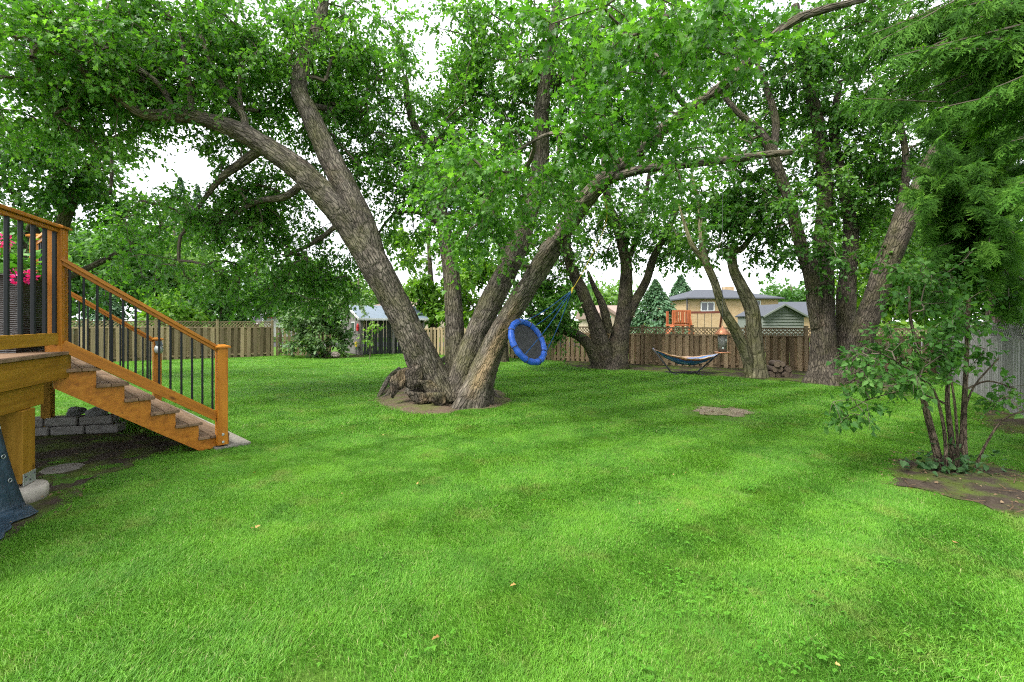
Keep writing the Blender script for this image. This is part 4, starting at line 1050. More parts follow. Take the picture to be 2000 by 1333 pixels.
st1.append(stem(T1, [(893, 745, 9.75, 34), (890, 680, 9.85, 26), (886, 600, 10.0, 23), (880, 520, 10.15, 20), (866, 440, 10.3, 18), (850, 360, 10.5, 15), (838, 290, 10.7, 12), (805, 235, 10.9, 9), (790, 150, 11, 7)], 'stem', M['bark'], 28, .06, .1, .022, (.3, .5, 4), 3))
st1.append(stem(T1, [(896, 772, 9.5, 46), (918, 692, 9.55, 33), (944, 625, 9.65, 30), (972, 562, 9.7, 32), (1003, 500, 9.8, 29), (1036, 410, 10, 25), (1056, 310, 9.9, 22), (1058, 220, 9.7, 19), (1072, 120, 9.6, 16), (1086, 30, 9.6, 13), (1090, -60, 9.6, 9)], 'stem', M['bark'], 36, .055, .15, .038, (.3, .4, 4), 4, None, .68))
st1.append(stem(T1, [(926, 784, 9.15, 52), (944, 728, 9.15, 38), (978, 645, 9.1, 29), (1030, 562, 8.9, 27), (1082, 480, 8.6, 26), (1132, 405, 8.2, 25), (1172, 358, 7.9, 23), (1215, 322, 7.6, 19), (1275, 270, 7.2, 17), (1345, 216, 6.7, 15), (1416, 165, 6.2, 14), (1496, 88, 5.7, 13), (1560, 36, 5.4, 11), (1690, -2, 5.2, 8)], 'stem', M['bark'], 40, .05, .15, .038, (.3, .45, 5), 5, bareD, .68))
st1.append(stem(T1, [(1050, 215, 10.3, 13), (1090, 160, 10.1, 11), (1140, 125, 9.9, 10), (1220, 80, 9.6, 8), (1320, 20, 9.2, 6)], 'limb', M['bark'], 12, .1, .08, .01, None, 6))
st1.append(stem(T1, [(1180, 352, 7.85, 12), (1250, 332, 7.4, 11), (1330, 322, 7.2, 11), (1420, 312, 7.1, 10), (1500, 302, 7.0, 9), (1546, 298, 6.95, 7)], 'limb', M['bark'], 14, .08, .15, .01, None, 7))
st1.append(stem(T1, [(520, 285, 8.8, 13), (470, 320, 9.1, 11), (430, 350, 9.3, 8), (395, 395, 9.6, 5), (365, 440, 9.9, 3)], 'limb', M['bark'], 12, .1, .1, .008, None, 8))
st1.append(stem(T1, [(590, 360, 8.9, 10), (555, 385, 9.2, 9), (500, 395, 9.6, 7), (440, 430, 10, 5)], 'limb', M['bark'], 10, .1, .1, .008, None, 9))
for i, c_ in enumerate(([(480, 262, 8.7, 10), (474, 225, 8.8, 9), (440, 180, 8.9, 8), (400, 90, 9, 6), (380, 20, 9.1, 4)], [(375, 230, 8.55, 9), (372, 185, 8.6, 8), (362, 120, 8.6, 6), (350, 40, 8.6, 4)], [(345, 226, 8.5, 8), (310, 165, 8.4, 7), (230, 110, 8.2, 6), (130, 50, 7.9, 5), (60, 10, 7.6, 4)], [(280, 224, 8.4, 9), (235, 195, 8.2, 7), (150, 130, 7.8, 6), (40, 70, 7.4, 4)], [(480, 255, 8.7, 7), (468, 190, 9, 6), (470, 120, 9.2, 5), (462, 50, 9.4, 4)], [(600, 205, 9.8, 8), (660, 215, 10.2, 7), (720, 215, 10.6, 5), (760, 190, 10.8, 4)], [(840, 290, 10.7, 8), (900, 230, 11, 6), (960, 190, 11.3, 5)], [(1040, 410, 10, 8), (1000, 330, 10.2, 7), (930, 270, 10.6, 5)], [(1215, 322, 7.6, 8), (1150, 270, 7.1, 6), (1080, 260, 6.4, 5), (1000, 300, 5.9, 3)], [(1345, 216, 6.7, 8), (1300, 160, 6.2, 6), (1250, 90, 5.4, 5), (1200, 40, 4.6, 3)], [(880, 470, 10.2, 7), (830, 420, 10.8, 6), (770, 420, 11.4, 4), (730, 470, 11.6, 3)], [(670, 430, 9.1, 7), (620, 470, 10, 6), (560, 500, 10.8, 4)])):
    st1.append(stem(T1, c_, 'limb', M['bark'], 8, .12, .1, .004, None, 20 + i))
GAPS = [(835, 70, 45, 110, .95), (365, 335, 70, 45, .97), (250, 345, 40, 35, .8), (720, 380, 25, 60, .8), (1180, 560, 60, 60, .8), (1330, 560, 130, 45, .9), (1500, 545, 60, 40, .95), (1560, 560, 40, 60, .9), (1250, 600, 60, 40, .9), (800, 640, 120, 60, 1), (690, 660, 70, 60, .8), (500, 640, 200, 50, .9),
        (1690, 300, 20, 30, .7), (620, 430, 60, 60, .35), (250, 660, 220, 60, 1), (860, 590, 150, 60, .85), (1000, 600, 120, 90, .9), (730, 540, 40, 90, .75), (780, 500, 60, 90, .5)]
CLEAR[:] = [(st1[1][:22], .4, .75), (st1[4], .38, .8), (st1[3][6:], .4, .55), (st1[0][8:], .35, .2)]
spec1 = [(990, 330, 6.4, 150, 70, .7, 19), (1130, 285, 6.1, 170, 75, .8, 21), (1280, 230, 5.7, 150, 80, .8, 15), (1370, 70, 4.8, 180, 60, .7, 10), (1230, 30, 4.5, 240, 40, .6, 14), (920, 440, 7.2, 90, 60, .6, 12), (1060, 400, 7.2, 100, 45, .6, 9), (1300, 330, 6.6, 120, 45, .6, 9), (1010, 510, 8.2, 60, 30, .4, 3),
         (900, 180, 10.5, 170, 130, 1.8, 62), (1000, 60, 10, 220, 100, 1.8, 66), (1130, 130, 9.5, 160, 130, 1.8, 52), (780, 300, 11, 130, 110, 1.6, 44), (700, 100, 10.5, 120, 130, 1.6, 56), (960, 330, 11, 150, 100, 1.6, 40), (870, 390, 11, 100, 80, 1.3, 22), (1250, 130, 9.4, 160, 110, 1.5, 30),
         (470, 80, 9.5, 210, 110, 1.8, 80), (290, 100, 9, 210, 120, 1.8, 84), (110, 80, 8.4, 190, 110, 1.8, 76), (540, 190, 10, 130, 90, 1.4, 36), (330, 190, 9, 170, 60, 1.4, 46), (110, 210, 8.5, 180, 90, 1.4, 56), (650, 220, 10.8, 70, 140, 1.3, 28),
         (440, 430, 10, 110, 60, 1.1, 17), (350, 500, 10.2, 120, 70, 1.1, 6), (520, 390, 10.4, 90, 60, 1.0, 26), (300, 420, 10.6, 110, 40, .9, 12), (700, 470, 11.4, 50, 80, .9, 12), (430, 300, 9.3, 60, 30, .8, 8), (400, 410, 9.8, 60, 40, .7, 10), (560, 460, 10.8, 110, 80, 1.2, 32), (620, 550, 11.2, 90, 50, 1.1, 22), (760, 420, 11.4, 60, 100, 1.1, 14), (790, 560, 11.6, 60, 40, .9, 8), (480, 550, 10.8, 90, 45, .9, 12), (740, 620, 9.6, 35, 25, .25, 3)]
spec1 = [(*c_[:6], int(c_[6] * (1.3 if c_[0] < 600 and c_[1] < 260 else 1.0 if c_[2] < 8 else 1.5))) for c_ in spec1] + [(1120, 350, 7.0, 150, 60, .7, 16), (1000, 420, 8.6, 120, 60, .6, 14), (880, 330, 9, 100, 70, .8, 14), (700, 330, 10.6, 60, 70, .8, 10), (1180, 60, 7.5, 200, 60, 1.2, 30), (1000, 190, 11.5, 220, 130, 1.4, 34), (730, 180, 11.2, 70, 120, 1.2, 16), (1250, 250, 10.2, 130, 80, 1, 18), (620, 60, 10.5, 120, 70, 1.2, 16), (240, 40, 9, 220, 60, 1.4, 22), (60, 30, 7.0, 160, 60, 1.2, 12)]
cl = sample_clusters(spec1, rng, GAPS)
grow(T1, st1, cl, rng, M['maple'], M['twig'], 13, 8, .58, .086, 7.6, .4)
CLEAR[:] = []
# roots and the broken dead wood at its foot
def root_(pts, r, seed):
    c = np.array([[*G(u, v)[:2], z, rr] for (u, v, z, rr) in pts]); s = spline(c, .05)
    Tubes().add(s[:, :3], s[:, 3], 20, .25, .025, None, True, seed).build('root', M['bark'], T1)
root_([(905, 775, .25, .13), (880, 782, .16, .12), (845, 783, .09, .1), (815, 775, .05, .07), (790, 770, .0, .03)], 0, 41)
root_([(900, 780, .2, .11), (935, 788, .08, .1), (962, 786, .0, .04)], 0, 42)
root_([(838, 760, .3, .15), (812, 765, .18, .14), (795, 778, .05, .08)], 0, 43)
root_([(955, 772, .2, .1), (968, 780, .05, .07), (985, 780, -.02, .03)], 0, 44)
root_([(870, 770, .42, .09), (848, 760, .5, .08), (862, 752, .62, .07), (882, 745, .75, .06)], 0, 45)
root_([(780, 752, .42, .05), (762, 760, .3, .06), (746, 772, .1, .05), (738, 778, .0, .03)], 0, 46)
root_([(772, 772, .2, .06), (756, 778, .05, .05), (744, 780, .0, .03)], 0, 47)
def shard(pts2, Y, th, tilt, seed):
    """jagged slab of dead wood: outline in photo pixels at depth Y, given thickness"""
    A = np.array([P(u, v, Y) for u, v in pts2]); c = A.mean(0); rng_ = np.random.default_rng(seed)
    n = len(A); bm = bmesh.new()
    fr = [bm.verts.new(Vector(p + rng_.normal(size=3) * .012)) for p in A]; bkv = [bm.verts.new(Vector(c + (p - c) * .85 + np.array([tilt, th, .02]) + rng_.normal(size=3) * .02)) for p in A]
    bm.faces.new(fr); bm.faces.new(bkv[::-1])
    for i in range(n): bm.faces.new((fr[i], bkv[i], bkv[(i + 1) % n], fr[(i + 1) % n]))
    bmesh.ops.triangulate(bm, faces=bm.faces[:]); bmesh.ops.subdivide_edges(bm, edges=bm.edges[:], cuts=3, use_grid_fill=True)
    co = np.array([v.co for v in bm.verts]); nn = vn(co * 9, seed); nn2 = vn(co * 22, seed + 1)
    bm.normal_update()
    for v, k, k2 in zip(bm.verts, nn, nn2): v.co += v.normal * ((k - .5) * .07 + (k2 - .5) * .03)
    bmesh.ops.recalc_face_normals(bm, faces=bm.faces); me = bpy.data.meshes.new('dead_wood'); bm.to_mesh(me); bm.free()
    co = np.array([v.co for v in me.vertices]); a_ = me.attributes.new('bark', 'FLOAT_VECTOR', 'POINT'); a_.data.foreach_set('vector', (co * [1, 1, .35]).astype(np.float32).ravel())
    b_ = me.attributes.new('bare', 'FLOAT', 'POINT'); b_.data.foreach_set('value', np.clip((vn(co * 7, seed + 3) - .62) * 1.6, 0, .5).astype(np.float32)); me.shade_smooth()
    link('dead_wood', me, M['bark_dark'], T1)
shard([(762, 742), (776, 724), (795, 718), (803, 726), (792, 742), (786, 760), (768, 776), (760, 768)], 9.0, .14, .05, 51)
shard([(795, 722), (820, 714), (826, 735), (818, 755), (800, 762), (790, 756), (796, 738)], 8.95, .2, .05, 52)
shard([(818, 745), (842, 742), (872, 768), (905, 772), (902, 782), (872, 786), (850, 782), (832, 768)], 8.95, .22, .0, 53)
shard([(832, 770), (866, 772), (874, 790), (858, 794), (836, 786)], 8.75, .2, .0, 54)
shard([(795, 765), (825, 768), (842, 788), (815, 790), (798, 780)], 8.9, .2, .0, 55)

# --- tree behind the deck
T0 = empty('maple_tree', P(100, 640, 12.5) * [1, 1, 0], 'tree with a curved trunk rising behind the deck railing', 'tree')
rng = np.random.default_rng(32)
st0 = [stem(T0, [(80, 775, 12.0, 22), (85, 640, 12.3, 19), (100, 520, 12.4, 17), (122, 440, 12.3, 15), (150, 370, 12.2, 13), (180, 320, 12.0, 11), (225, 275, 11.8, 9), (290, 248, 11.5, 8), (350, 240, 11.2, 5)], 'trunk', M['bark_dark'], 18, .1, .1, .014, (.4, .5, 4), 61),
       stem(T0, [(60, 560, 12.6, 10), (45, 480, 12.7, 8), (85, 400, 12.9, 7), (110, 340, 13, 6), (180, 290, 13, 4)], 'limb', M['bark_dark'], 9, .12, .1, .006, None, 62),
       stem(T0, [(100, 520, 12.4, 8), (60, 430, 12, 7), (20, 370, 11.7, 6), (-40, 330, 11.5, 4)], 'limb', M['bark_dark'], 9, .12, .1, .006, None, 63),
       stem(T0, [(95, 560, 12.4, 9), (180, 520, 12.8, 7), (280, 470, 13.2, 6), (330, 440, 13.4, 4)], 'limb', M['bark_dark'], 9, .12, .1, .006, None, 64),
       stem(T0, [(215, 290, 11.8, 6), (218, 340, 11.7, 4), (215, 380, 11.6, 3)], 'limb', M['bark_dark'], 8, .12, .1, .005, None, 65)]
cl = sample_clusters([(50, 370, 12, 140, 100, 1.4, 46), (190, 430, 12.6, 120, 90, 1.3, 12), (40, 520, 13, 120, 70, 1.3, 22), (260, 500, 13, 100, 70, 1.2, 7), (230, 570, 13, 120, 40, 1.0, 4), (60, 290, 11.5, 150, 50, 1.2, 30), (150, 310, 11.8, 100, 60, 1.0, 30), (230, 390, 12.4, 90, 50, 1.0, 12)], rng, GAPS)
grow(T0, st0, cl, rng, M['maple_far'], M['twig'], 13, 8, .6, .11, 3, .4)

# --- forked tree behind the swing
T2 = empty('maple_tree', (3.2, 16.0, 0), 'dark forked maple with low arching stems behind the blue swing', 'tree')
rng = np.random.default_rng(33)
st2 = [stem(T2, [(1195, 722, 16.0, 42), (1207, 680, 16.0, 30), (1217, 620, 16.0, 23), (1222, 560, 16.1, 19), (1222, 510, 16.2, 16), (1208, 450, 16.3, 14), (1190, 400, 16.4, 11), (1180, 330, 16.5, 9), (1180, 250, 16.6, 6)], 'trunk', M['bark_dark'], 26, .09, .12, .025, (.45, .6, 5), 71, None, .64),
       stem(T2, [(1185, 715, 15.9, 30), (1165, 640, 15.8, 22), (1140, 575, 15.7, 18), (1118, 530, 15.7, 16), (1105, 470, 15.8, 13), (1112, 400, 16, 10), (1120, 330, 16, 7)], 'stem', M['bark_dark'], 20, .1, .12, .02, (.4, .4, 4), 72, None, .64),
       stem(T2, [(1172, 718, 15.9, 22), (1150, 675, 15.7, 17), (1122, 652, 15.5, 15), (1085, 640, 15.3, 12), (1045, 618, 15.1, 10), (1015, 590, 15, 7)], 'stem', M['bark_dark'], 16, .1, .12, .016, (.4, .4, 4), 73, None, .64),
       stem(T2, [(1218, 640, 16.0, 14), (1240, 590, 16, 14), (1262, 550, 16, 12), (1278, 500, 16, 10), (1305, 450, 16, 8), (1330, 390, 16, 6)], 'stem', M['bark_dark'], 14, .1, .12, .014, None, 74, None, .64),
       stem(T2, [(1222, 520, 16.2, 10), (1245, 460, 16.3, 9), (1258, 400, 16.4, 7), (1270, 330, 16.5, 5)], 'stem', M['bark_dark'], 12, .1, .12, .012, None, 75, None, .64),
       stem(T2, [(1190, 650, 15.95, 14), (1178, 600, 15.9, 12), (1160, 560, 15.9, 8), (1148, 530, 15.9, 5)], 'stem', M['bark_dark'], 12, .1, .12, .01, None, 76, None, .64)]
cl = sample_clusters([(1110, 430, 16, 90, 80, 1.6, 30), (1230, 450, 16.2, 90, 90, 1.6, 34), (1330, 470, 16, 60, 80, 1.3, 24), (1080, 560, 15.6, 80, 55, 1.3, 24), (1050, 610, 15.2, 70, 35, .8, 22), (1090, 620, 15.2, 50, 35, .6, 12), (1180, 340, 16.4, 140, 90, 1.6, 40), (1290, 380, 16.2, 90, 80, 1.4, 24), (1120, 500, 16, 70, 50, 1, 16), (1300, 540, 15.8, 40, 30, .6, 6), (1000, 440, 15.5, 90, 90, 1.2, 26), (1260, 260, 16.6, 170, 80, 1.5, 34), (1100, 240, 16.6, 120, 80, 1.5, 18)], rng, [g_ for g_ in GAPS if g_[0] not in (1000, 860)])
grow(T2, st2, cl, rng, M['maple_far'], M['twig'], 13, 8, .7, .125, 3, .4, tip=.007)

# --- smooth twin-stem tree by the hammock
T3 = empty('maple_tree', (7.1, 13.7, 0), 'smaller smooth-barked twin-stem tree beside the hammock', 'tree')
rng = np.random.default_rng(34)
st3 = [stem(T3, [(1478, 738, 13.6, 27), (1476, 690, 13.6, 20), (1472, 640, 13.6, 18), (1467, 600, 13.6, 17), (1448, 560, 13.6, 14), (1432, 525, 13.6, 12), (1430, 490, 13.6, 12), (1450, 485, 13.65, 8), (1480, 440, 13.8, 6), (1490, 390, 14, 4)], 'trunk', M['bark_smooth'], 20, .08, .08, .008, (.3, .4, 4), 81),
       stem(T3, [(1466, 730, 13.55, 15), (1458, 695, 13.5, 14), (1438, 650, 13.4, 13), (1413, 605, 13.3, 11), (1395, 550, 13.2, 10), (1378, 510, 13.2, 9), (1370, 460, 13.3, 7), (1365, 400, 13.5, 5), (1350, 340, 13.7, 4)], 'stem', M['bark_smooth'], 16, .08, .08, .006, None, 82),
       stem(T3, [(1380, 515, 13.2, 6), (1352, 480, 13.2, 6), (1338, 440, 13.3, 4), (1325, 400, 13.4, 3)], 'limb', M['bark_smooth'], 9, .1, .08, .004, None, 83)]
cl = sample_clusters([(1390, 450, 13.8, 80, 60, 1.1, 22), (1440, 380, 14, 90, 70, 1.2, 26), (1500, 480, 13.8, 60, 45, .9, 10), (1360, 380, 14, 60, 60, 1, 14), (1500, 420, 14, 50, 60, .9, 12)], rng, GAPS)
grow(T3, st3, cl, rng, M['maple_far'], M['twig'], 12, 7, .6, .13, 3, .4)

# --- big tree in the right corner
T4 = empty('maple_tree', (8.7, 12.6, 0), 'massive many-stemmed maple in front of the right fence corner', 'tree')
rng = np.random.default_rng(35)
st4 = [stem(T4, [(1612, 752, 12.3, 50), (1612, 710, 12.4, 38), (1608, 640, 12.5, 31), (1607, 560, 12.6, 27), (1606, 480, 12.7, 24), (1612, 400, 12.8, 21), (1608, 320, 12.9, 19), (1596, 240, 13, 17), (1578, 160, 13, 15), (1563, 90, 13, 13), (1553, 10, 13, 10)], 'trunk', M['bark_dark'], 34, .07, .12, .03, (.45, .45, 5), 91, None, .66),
       stem(T4, [(1650, 735, 12.6, 34), (1650, 640, 12.7, 27), (1655, 550, 12.8, 22), (1662, 470, 12.8, 19), (1655, 400, 12.9, 16), (1640, 330, 13, 14), (1628, 250, 13.1, 11), (1640, 160, 13.2, 8)], 'stem', M['bark_dark'], 24, .08, .12, .022, (.4, .3, 4), 92, None, .66),
       stem(T4, [(1598, 640, 12.5, 20), (1583, 540, 12.5, 19), (1562, 470, 12.5, 17), (1540, 390, 12.5, 15), (1515, 320, 12.5, 15), (1502, 285, 12.5, 13), (1478, 250, 12.5, 10), (1440, 220, 12.4, 8), (1400, 170, 12.3, 5)], 'stem', M['bark_dark'], 20, .08, .12, .02, None, 93, None, .66),
       stem(T4, [(1510, 300, 12.5, 11), (1515, 240, 12.6, 10), (1500, 180, 12.7, 8), (1475, 110, 12.8, 6), (1470, 30, 12.8, 4)], 'stem', M['bark_dark'], 14, .1, .12, .012, None, 94, None, .66),
       stem(T4, [(1655, 740, 12.1, 36), (1682, 660, 11.9, 31), (1706, 590, 11.8, 29), (1735, 510, 11.7, 30), (1768, 430, 11.6, 29), (1800, 360, 11.5, 24), (1832, 290, 11.4, 18), (1860, 210, 11.3, 13), (1880, 120, 11.2, 8)], 'stem', M['bark_dark'], 30, .07, .12, .028, (.4, .35, 4), 95, None, .66),
       stem(T4, [(1720, 540, 11.75, 18), (1745, 460, 11.9, 16), (1760, 400, 12, 13), (1770, 320, 12.2, 9), (1760, 240, 12.4, 6)], 'stem', M['bark_dark'], 16, .08, .12, .015, None, 96, None, .66)]
cl = sample_clusters([(1580, 330, 13.2, 90, 140, 1.6, 40), (1490, 190, 13.2, 120, 120, 1.6, 46), (1650, 110, 12.8, 140, 120, 1.6, 52), (1530, 50, 12.8, 160, 80, 1.6, 44), (1440, 300, 13, 80, 90, 1.3, 26), (1700, 300, 12.6, 70, 110, 1.3, 24), (1790, 240, 12.4, 90, 150, 1.3, 46), (1600, 500, 12.0, 70, 70, .9, 12), (1720, 470, 12.4, 60, 70, .9, 10), (1560, 420, 12, 60, 60, .8, 10), (1650, 220, 12.6, 80, 80, 1.2, 22), (1710, 380, 12.8, 60, 80, 1.0, 20), (1780, 420, 13.0, 70, 80, 1.0, 20), (1850, 330, 12.6, 70, 100, 1.0, 22), (1640, 420, 13.2, 50, 80, .9, 12), (1470, 430, 13.2, 60, 60, .9, 12), (1420, 140, 13.8, 120, 120, 1.3, 30), (1560, 200, 14, 110, 120, 1.3, 30), (1720, 60, 13, 120, 70, 1.2, 24), (1660, 330, 13.6, 70, 90, 1, 16), (1830, 120, 12.6, 90, 100, 1.1, 18)], rng, GAPS)
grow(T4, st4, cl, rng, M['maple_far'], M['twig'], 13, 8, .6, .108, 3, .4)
# --- slim trunk near the swing
T5 = empty('young_tree', P(985, 705, 19) * [1, 1, 0], 'slim young tree in front of the sunlit plank fence', 'tree')
st5 = [stem(T5, [(986, 708, 18.3, 9), (984, 650, 18.3, 8), (975, 590, 18.4, 6), (965, 540, 18.5, 4), (960, 500, 18.5, 3)], 'trunk', M['bark_dark'], 12, .12, .1, .01, (.3, .5, 4), 97)]
rng = np.random.default_rng(36)
cl = sample_clusters([(930, 560, 18.5, 60, 60, 1.2, 22), (970, 520, 18.5, 70, 60, 1.2, 22), (900, 600, 18.6, 50, 35, .8, 12)], rng)
grow(T5, st5, cl, rng, M['bg_y'], M['twig'], 10, 7, .6, .2, 3, .4)
# --- row behind the shed
T6 = empty('young_tree', P(840, 650, 26) * [1, 1, 0], 'bright green tree behind the shed and the leaning trunk', 'tree')
st6 = [stem(T6, [(850, 690, 25, 9), (845, 600, 25.2, 8), (840, 520, 25.4, 6), (835, 440, 25.6, 4)], 'trunk', M['bark_dark'], 12, .15, .1, .01, None, 98)]
cl = sample_clusters([(830, 570, 25.5, 60, 50, 1.6, 26), (800, 490, 25.5, 60, 60, 1.6, 16), (900, 520, 25.5, 60, 60, 1.6, 22), (860, 610, 25, 45, 30, 1.2, 14)], rng)
grow(T6, st6, cl, rng, M['bg_y'], M['twig'], 10, 7, .8, .26, 3, .4)

# ================================================================== BACKGROUND TREES
def bgtree(name, label, u, v0, Y, wpx, mat, n=1500, conifer=False, seed=0, size=.3, vb=None, group=None):
    rng = np.random.default_rng(500 + seed); top = P(u, v0, Y); h = top[2]; hw = wpx / 2 / F * Y; x, y = top[0], Y
    root = empty(name, (x, y, 0), label, 'tree', group)
    Tubes().add(np.array([[x, y, 0], [x + .1, y, h * .35], [x, y, h * .7], [x, y, h * .95]]), [.035 * h ** .9, .028 * h ** .9, .015 * h ** .9, .01], 8).build('trunk', M['twig'], root)
    if conifer:
        t = rng.random(n) ** .75; a = rng.random(n) * 6.283; tier = .75 + .35 * np.abs(np.sin(t * h * 2.6 + 1.3 * np.sin(a * 3 + seed)))
        r = hw * (1 - t) * tier * np.sqrt(rng.uniform(.25, 1, n)) * (.45 + 1.0 * vn(np.column_stack([np.cos(a) * 1.6 + seed, np.sin(a) * 1.6, t * h * 1.1]), 7))
        p = np.column_stack([x + r * np.cos(a), y + r * np.sin(a), .1 * h + t * h * .92 - r * .25])
        ax = np.column_stack([np.cos(a), np.sin(a), np.full(n, -.45)]) + rng.normal(size=(n, 3)) * .3; nr = np.column_stack([np.zeros((n, 2)), np.ones(n)]) + rng.normal(size=(n, 3)) * .5
        sz = size * rng.uniform(.7, 1.4, n) * (.5 + .7 * (1 - t)); shp = 'simple'; lt = np.zeros(n)
    else:
        k = max(7, int(n / 110)); cc = randdir(k, rng) * (rng.random(k) ** .4)[:, None]
        cc = np.column_stack([x + cc[:, 0] * hw * .8, y + cc[:, 1] * hw * .8, h * .56 + cc[:, 2] * h * .36]); cr = hw * rng.uniform(.22, .42, k)
        i = rng.integers(0, k, n); dd = randdir(n, rng) * (rng.random(n) ** .35)[:, None]
        p = cc[i] + dd * cr[i][:, None] * np.array([1, 1, .8]); ax = dd + randdir(n, rng) * .8 + np.array([0, 0, -.3]); nr = randdir(n, rng) + np.array([0, 0, .9]); sz = size * rng.uniform(.6, 1.3, n); shp = 'lobed'
        lt = rng.normal(size=k)[i] * .16
    p[:, 2] = np.maximum(p[:, 2], .15)
    tag(leaf_object('crown', [leaves(p, ax, nr, sz, np.clip(.5 + rng.normal(size=n) * .2 + lt, 0, 1), shp)], mat, root), kind='stuff')
    return root
BT = [('broadleaf_tree', 'tall mid-green tree behind the fence, between the deck and the pale tree', 125, 430, 46, 220, 'bg_a', 4200, False, .42),
      ('broadleaf_tree', 'dark green tree far behind the shed roof', 780, 540, 56, 170, 'bg_b', 2600, False, .5),
      ('broadleaf_tree', 'tall pale green tree beyond the tan fence, below the sky gap', 340, 395, 42, 190, 'bg_a', 5200, False, .42),
      ('spruce_tree', 'dark pointed spruce top showing above the pale tree', 352, 352, 62, 190, 'bg_c', 4200, True, .55),
      ('spruce_tree', 'second dark spruce top right of the tallest one', 386, 368, 64, 170, 'bg_c', 3600, True, .55),
      ('broadleaf_tree', 'mid green tree behind the fence left of the pale tree', 215, 415, 38, 240, 'bg_b', 5600, False, .4),
      ('broadleaf_tree', 'leafy tree farthest left, behind the deck railing', 30, 400, 36, 260, 'bg_b', 5600, False, .4),
      ('broadleaf_tree', 'round blue-green shrub tree above the tan fence middle', 430, 545, 33, 150, 'bg_b', 2600, False, .32),
      ('broadleaf_tree', 'low yellow-green bush tree above the tan fence', 330, 575, 30, 120, 'bg_y', 2200, False, .28),
      ('spruce_tree', 'blue-green spruce behind the stair railing', 205, 560, 33, 110, 'bg_c', 2600, True, .35),
      ('broadleaf_tree', 'green tree behind the street lamp pole', 500, 470, 40, 170, 'bg_b', 4000, False, .38),
      ('broadleaf_tree', 'leafy tree between the white house and the shed', 610, 490, 36, 150, 'bg_b', 3400, False, .33),
      ('broadleaf_tree', 'pale leafy tree rising behind the shed roof', 700, 510, 48, 130, 'bg_a', 2600, False, .42),
      ('spruce_tree', 'pale feathery conifer left of the playset', 1280, 548, 34, 150, 'bg_c', 4600, True, .34),
      ('spruce_tree', 'taller grey-green conifer left of the brick house', 1330, 540, 52, 140, 'bg_c', 3800, True, .5),
      ('broadleaf_tree', 'small bright tree at the corner of the brick house', 1338, 588, 44, 40, 'bg_y', 1000, False, .35),
      ('broadleaf_tree', 'round treetop above the far blue-grey roof', 1560, 580, 60, 80, 'bg_b', 1500, False, .5),
      ('broadleaf_tree', 'sunlit tree behind the right-hand leaning trunk', 1730, 380, 21, 230, 'bg_y', 6000, False, .24),
      ('broadleaf_tree', 'bright green tree between the leaning trunk and the cedar', 1850, 380, 20, 220, 'bg_y', 5600, False, .24),
      ('broadleaf_tree', 'leafy tree beyond the grey fence at the right edge', 1980, 330, 19, 240, 'bg_b', 4600, False, .24),
      ('broadleaf_tree', 'distant green tree between the forked stems and the swing', 1110, 540, 46, 120, 'bg_b', 2000, False, .42),
      ('broadleaf_tree', 'wide far treetop right of the brick house roof', 1545, 530, 62, 130, 'bg_b', 2600, False, .5),
      ('broadleaf_tree', 'distant leafy tree above the stucco house', 1190, 545, 66, 170, 'bg_a', 2800, False, .55)]
for i, (nm, lb, u, v0, Y, wp, mt, n, con, sz) in enumerate(BT): bgtree(nm, lb, u, v0, Y, wp, M[mt], n, con, i, sz)

# ================================================================== SHRUBS
def shrub(name, label, specs, mat, leaf, size, seed, base, stems=7, cat='shrub', lpt=10, twigs=6, tlen=.3):
    rng = np.random.default_rng(seed); root = empty(name, base, label, cat); cl = sample_clusters(specs, rng); sk = []
    for k in range(stems):
        e = cl[rng.integers(len(cl))]; b = np.array(base) + np.array([rng.normal() * .08, rng.normal() * .08, 0])
        s = spline([b, (b * .6 + e * .4) + np.array([0, 0, .15]), e], .12); Tubes().add(s, np.linspace(.014, .005, len(s)), 6).build('stem', M['twig'], root); sk.append(s)
    grow(root, sk, cl, rng, mat, M['twig'], lpt, twigs, tlen, size, 0, .25, (leaf, leaf), .004); return root
shrub('dogwood_shrub', 'large pale-leaved shrub in front of the plank fence beside the shed', [(610, 610, 20.6, 55, 45, .9, 34), (640, 650, 20.4, 45, 40, .8, 26), (590, 650, 20.6, 40, 35, .7, 16), (665, 600, 20.8, 40, 35, .7, 16)], M['shrubv'], 'lobed', .16, 41, (-8.3, 20.6, 0), 9, 'shrub', 10, 7, .5)
shrub('leaning_sapling', 'thin sapling leaning at the dark front of the shed', [(738, 645, 19.5, 22, 16, .3, 3), (722, 668, 19.5, 12, 12, .3, 2)], M['bg_y'], 'lobed', .13, 42, (-6.0, 19.5, 0), 2, 'sapling', 7, 4, .4)
def hosta():
    rng = np.random.default_rng(43); root = empty('hosta_plant', (*G(652, 698)[:2], 0), 'low yellow-green hosta clump at the foot of the shed', 'plant')
    for (u, s_) in ((640, 1), (664, .9), (650, 1.05)):
        c = G(u, 698); n = 26
        for k in range(n):
            a = rng.random() * 6.283; el = rng.uniform(.25, 1.2); ln = rng.uniform(.35, .6) * s_; d = np.array([math.cos(a) * math.cos(el), math.sin(a) * math.cos(el), math.sin(el)])
            m_ = c + d * ln * .5; bl = leaves(np.array([m_]), np.array([d * [1, 1, .1] + [0, 0, -.25]]), np.array([[0, 0, 1.0]]), np.array([ln * .75]), np.array([rng.random()]), 'oval')
            leaf_object('leaf', [bl], M['hosta'], root)
hosta()
rock('rock', (*G(657, 699)[:2], .12), .2, M['pink_stone'], 'pale pinkish stone beside the hosta clump', 'rock', None, 5)
rock('rock', (*G(614, 698)[:2], .1), .17, M['rock'], 'dark stone at the left end of the flower bed', 'rock', None, 6)

